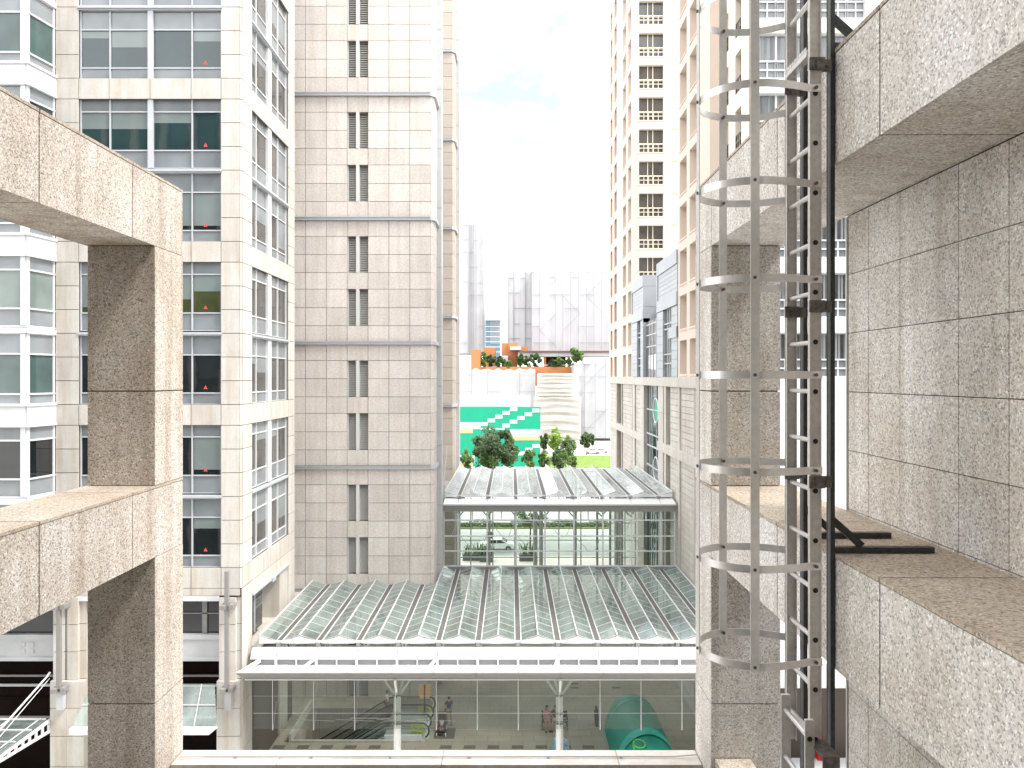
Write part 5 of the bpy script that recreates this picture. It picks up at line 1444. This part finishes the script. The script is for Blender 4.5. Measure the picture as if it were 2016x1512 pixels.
# blue plastic bin and post at the second column
mb = MB(); X = X_(1106, 42.2); mb.prism([(X-.5, 0), (X+.5, 0), (X+.38, .62), (X-.38, .62)], 'y', 42.5, 43.1)
tag(mb.build('blue_barrier', 'pblue'), 'pale blue plastic barrier base beside the right white column', 'barrier')
mb = MB(); mb.box(2.68, 2.72, 38.2, 38.3, .0, 3.4); mb.box(2.80, 2.83, 38.2, 38.3, 0, 3.4)
for k in range(9): mb.box(2.721, 2.799, 38.22, 38.28, .2+k*.38, .24+k*.38)
tag(mb.build('narrow_frame', 'steelbk'), 'narrow brown upright frame next to the right white column', 'frame')
mb = MB(); X = X_(1175, 45.8); mb.box(X-.06, X+.06, 45.7, 46.3, .0, 1.0); mb.box(X-.12, X+.10, 45.75, 46.2, .35, .8)
tag(mb.build('stand', 'blackc'), 'slim black stand just left of the green canopy', 'stand')

# ================================================================== people
def person(label, X, Y, z, rot, pose, shirt, legs, hair='hair', h=1.7, skirt=False, long_hair=False, longtr=True):
    """pose: dict of joints in metres for a 1.7 m figure, facing -Y before rotation"""
    t = thing('person', label, 'person', (X, Y, z)); k = h/1.7
    c, s = math.cos(rot), math.sin(rot)
    T = lambda p: Vector((X+(p[0]*c-p[1]*s)*k, Y+(p[0]*s+p[1]*c)*k, z+p[2]*k))
    J = dict(pelvis=(0, 0, .92), waist=(0, 0, 1.08), chest=(0, 0, 1.28), neck=(0, 0, 1.46), head=(0, -.015, 1.56), top=(0, 0, 1.66),
             shL=(.17, 0, 1.39), shR=(-.17, 0, 1.39), elL=(.22, .02, 1.12), elR=(-.22, .02, 1.12), wrL=(.22, -.08, .88), wrR=(-.22, -.08, .88),
             hpL=(.09, 0, .90), hpR=(-.09, 0, .90), knL=(.10, -.03, .48), knR=(-.10, -.03, .48), anL=(.10, .02, .07), anR=(-.10, .02, .07),
             toL=(.11, -.16, .03), toR=(-.11, -.16, .03))
    J.update(pose)
    R_ = dict(pelvis=.13, waist=.115, chest=.13, neck=.05, head=.088, top=.075, shL=.06, shR=.06, elL=.042, elR=.042, wrL=.028, wrR=.028, hpL=.085, hpR=.085, knL=.058, knR=.058, anL=.036, anR=.036, toL=.035, toR=.035)
    def skin(name, joints, edges, m, inf=1.0, extra=None, parent=t):
        me = bpy.data.meshes.new(name); P = [T(J[j]) for j in joints]; E = [(joints.index(a), joints.index(b)) for a, b in edges]; rr = [R_[j]*inf*k for j in joints]
        if extra:
            for (p0, pts, r) in extra:
                a = joints.index(p0)
                for q in pts: P.append(T(q)); E.append((a, len(P)-1)); rr.append(r*k); a = len(P)-1
        o0 = ORG[t.name]; me.from_pydata([p-o0 for p in P], E, []); o = bpy.data.objects.new(name, me); COL.objects.link(o); o.parent = parent
        sm = o.modifiers.new('skin', 'SKIN'); sm.use_smooth_shade = True
        if not me.skin_vertices: me.skin_vertices.new()
        for v, r in zip(me.skin_vertices[0].data, rr): v.radius = (r, r)
        me.skin_vertices[0].data[0].use_root = True
        o.modifiers.new('sub', 'SUBSURF').levels = 1; o.modifiers['sub'].render_levels = 1
        me.materials.append(M[m]); return o
    ex = []
    for s_, w in (('L', 'wrL'), ('R', 'wrR')):
        p = Vector(J[w]); e = Vector(J['el'+s_]); d = (p-e).normalized(); sd = 1 if s_ == 'L' else -1
        side = Vector((0, 1, 0)) if abs(d.y) < .8 else Vector((1, 0, 0)); side = (side-d*side.dot(d)).normalized(); palm = p+d*.07
        ex.append((w, [tuple(palm)], .024))
        for f_ in range(4): ex.append((w, [tuple(palm+side*(.012*(f_-1.5)*2)*.9), tuple(palm+side*(.011*(f_-1.5)*2)+d*(.045-.004*abs(f_-1.5)))+(0,) if False else tuple(palm+side*(.011*(f_-1.5)*2)+d*(.06-.008*abs(f_-1.5)))], .009))
        ex.append((w, [tuple(p+d*.03-side*.035)], .010))
    names = ['pelvis', 'waist', 'chest', 'neck', 'head', 'top', 'shL', 'shR', 'elL', 'elR', 'wrL', 'wrR', 'hpL', 'hpR', 'knL', 'knR', 'anL', 'anR', 'toL', 'toR']
    ed = [('pelvis', 'waist'), ('waist', 'chest'), ('chest', 'neck'), ('neck', 'head'), ('head', 'top'), ('chest', 'shL'), ('chest', 'shR'), ('shL', 'elL'), ('elL', 'wrL'), ('shR', 'elR'), ('elR', 'wrR'),
          ('pelvis', 'hpL'), ('pelvis', 'hpR'), ('hpL', 'knL'), ('knL', 'anL'), ('hpR', 'knR'), ('knR', 'anR'), ('anL', 'toL'), ('anR', 'toR')]
    skin('body', names, ed, 'skin', 1.0, ex)
    J['slL'] = tuple(Vector(J['shL'])*.35+Vector(J['elL'])*.65); J['slR'] = tuple(Vector(J['shR'])*.35+Vector(J['elR'])*.65); R_['slL'] = R_['slR'] = .058
    J['nb'] = tuple(Vector(J['neck'])*.75+Vector(J['chest'])*.25); R_['nb'] = .07
    sk = skin('shirt', ['pelvis', 'waist', 'chest', 'nb', 'shL', 'shR', 'slL', 'slR'], [('pelvis', 'waist'), ('waist', 'chest'), ('chest', 'nb'), ('chest', 'shL'), ('chest', 'shR'), ('shL', 'slL'), ('shR', 'slR')], shirt, 1.14)
    f = .96 if longtr else .45
    for q in 'LR':
        J['cf'+q] = tuple(Vector(J['kn'+q])*(1-f)+Vector(J['an'+q])*f) if longtr else tuple(Vector(J['hp'+q])*.2+Vector(J['kn'+q])*.8); R_['cf'+q] = .055 if longtr else .075
    jn = ['pelvis', 'hpL', 'hpR', 'knL', 'knR', 'cfL', 'cfR'] if longtr else ['pelvis', 'hpL', 'hpR', 'cfL', 'cfR']
    je = [('pelvis', 'hpL'), ('pelvis', 'hpR')]+([('hpL', 'knL'), ('hpR', 'knR'), ('knL', 'cfL'), ('knR', 'cfR')] if longtr else [('hpL', 'cfL'), ('hpR', 'cfR')])
    skin('skirt' if skirt else 'trousers', jn, je, legs, 1.22 if skirt else 1.14)
    mb = MB(); hd = T(((J['head'][0]+J['top'][0])/2, (J['head'][1]+J['top'][1])/2+.022, (J['head'][2]+J['top'][2])/2+.025)); mb.blob(hd, .093*k, .10*k, .095*k)
    if long_hair: q = T((J['neck'][0], J['neck'][1]+.05, J['neck'][2]-.05)); mb.blob(q, .10*k, .06*k, .22*k)
    mb.build('hair', hair, t)
    for q in 'LR': mb = MB(); p = T(J['to'+q]); a = T(J['an'+q]); mb.bar(tuple(a-Vector((0, 0, .03*k))), tuple(p), .085*k, .07*k); mb.build('shoe', 'blackc', t)
    mb = MB(); hx = Vector(J['head'])
    for sx in (-.03, .03): mb.blob(T((hx.x+sx, hx.y-.082, hx.z+.015)), .009, .006, .008, 6, 4)
    mb.build('eyes', 'black', t)
    mb = MB(); mb.blob(T((hx.x, hx.y-.092, hx.z-.012)), .012, .014, .018, 6, 4); mb.build('nose', 'skin', t)
    return t
walkp = dict(knL=(.10, -.12, .50), anL=(.10, -.16, .08), toL=(.11, -.34, .05), knR=(-.10, .02, .48), anR=(-.10, .22, .12), toR=(-.11, .10, .03),
             elL=(.27, .0, 1.14), wrL=(.12, -.22, 1.12), elR=(-.25, -.06, 1.14), wrR=(-.24, -.30, 1.02))
person('man in a navy t-shirt and khaki trousers walking behind a pushchair', X_(884, 46), 46.0, .004, R(200), walkp, 'navy', 'khaki')
person('small child in a pink top standing beside the pushchair and the man', X_(871, 45.6)+.17, 45.65, .004, R(-30), {}, 'pinkc', 'pinkc', h=1.1, longtr=False)
sit = dict(pelvis=(0, .05, .52), waist=(0, .08, .68), chest=(0, .10, .90), neck=(0, .08, 1.08), head=(0, .06, 1.19), top=(0, .07, 1.28), shL=(.17, .09, 1.02), shR=(-.17, .09, 1.02), elL=(.21, .02, .78), elR=(-.21, .02, .78),
           wrL=(.10, -.18, .66), wrR=(-.10, -.18, .66), hpL=(.09, .03, .52), hpR=(-.09, .03, .52), knL=(.11, -.40, .50), knR=(-.11, -.40, .50), anL=(.11, -.40, .08), anR=(-.11, -.44, .08), toL=(.12, -.56, .03), toR=(-.12, -.60, .03))
person('long haired woman in a pink dress seated at the left end of the bench', BX-.46, BY-.06, .0, R(5), sit, 'pinkc', 'pinkc', long_hair=True, longtr=False, skirt=True)
person('man in a black shirt and light shorts seated in the middle of the bench', BX+.03, BY-.06, .0, R(-10), dict(sit), 'blackc', 'whitec', longtr=False)
person('woman in a white top riding the farther escalator beside the white column', X_(762, 47.2), 47.2, -.02, R(90), {}, 'whitec', 'khaki', h=1.6, longtr=False)
# pushchair with a seated toddler
px_, py_ = X_(870, 45.0), 44.9
t = thing('pushchair', 'black pushchair with white wheels and a toddler sitting in it', 'pushchair', (px_, py_, 0))
mb = MB(); mb.box(px_-.22, px_+.22, py_-.22, py_+.25, .42, .47); mb.poly([(px_-.22, py_+.2, .45), (px_+.22, py_+.2, .45), (px_+.22, py_+.42, 1.0), (px_-.22, py_+.42, 1.0)], [(0, 1, 2, 3)]); mb.box(px_-.2, px_+.2, py_-.42, py_-.23, .22, .26); mb.build('seat', 'blackc', t)
mb = MB()
for sx in (-.24, .24): mb.path([(px_+sx, py_-.4, .15), (px_+sx, py_+.2, .5), (px_+sx, py_+.55, 1.05)], .016, 6); mb.path([(px_+sx, py_+.4, .12), (px_+sx, py_-.1, .5)], .014, 6)
mb.tube((px_-.24, py_+.55, 1.05), (px_+.24, py_+.55, 1.05), .018, 6); mb.build('frame', 'galv', t)
for sx in (-.26, .26):
    for sy in (-.42, .42):
        mb = MB(); mb.tube((px_+sx-.02, py_+sy, .10), (px_+sx+.02, py_+sy, .10), .10, 12); mb.build('wheel', 'whitec', t)
ts = {k_: (v[0]*1.0, v[1], v[2]) for k_, v in sit.items()}
person('toddler in white and pink sitting in the pushchair', px_, py_, .13, R(0), ts, 'whitec', 'pinkc', h=.98, longtr=True)
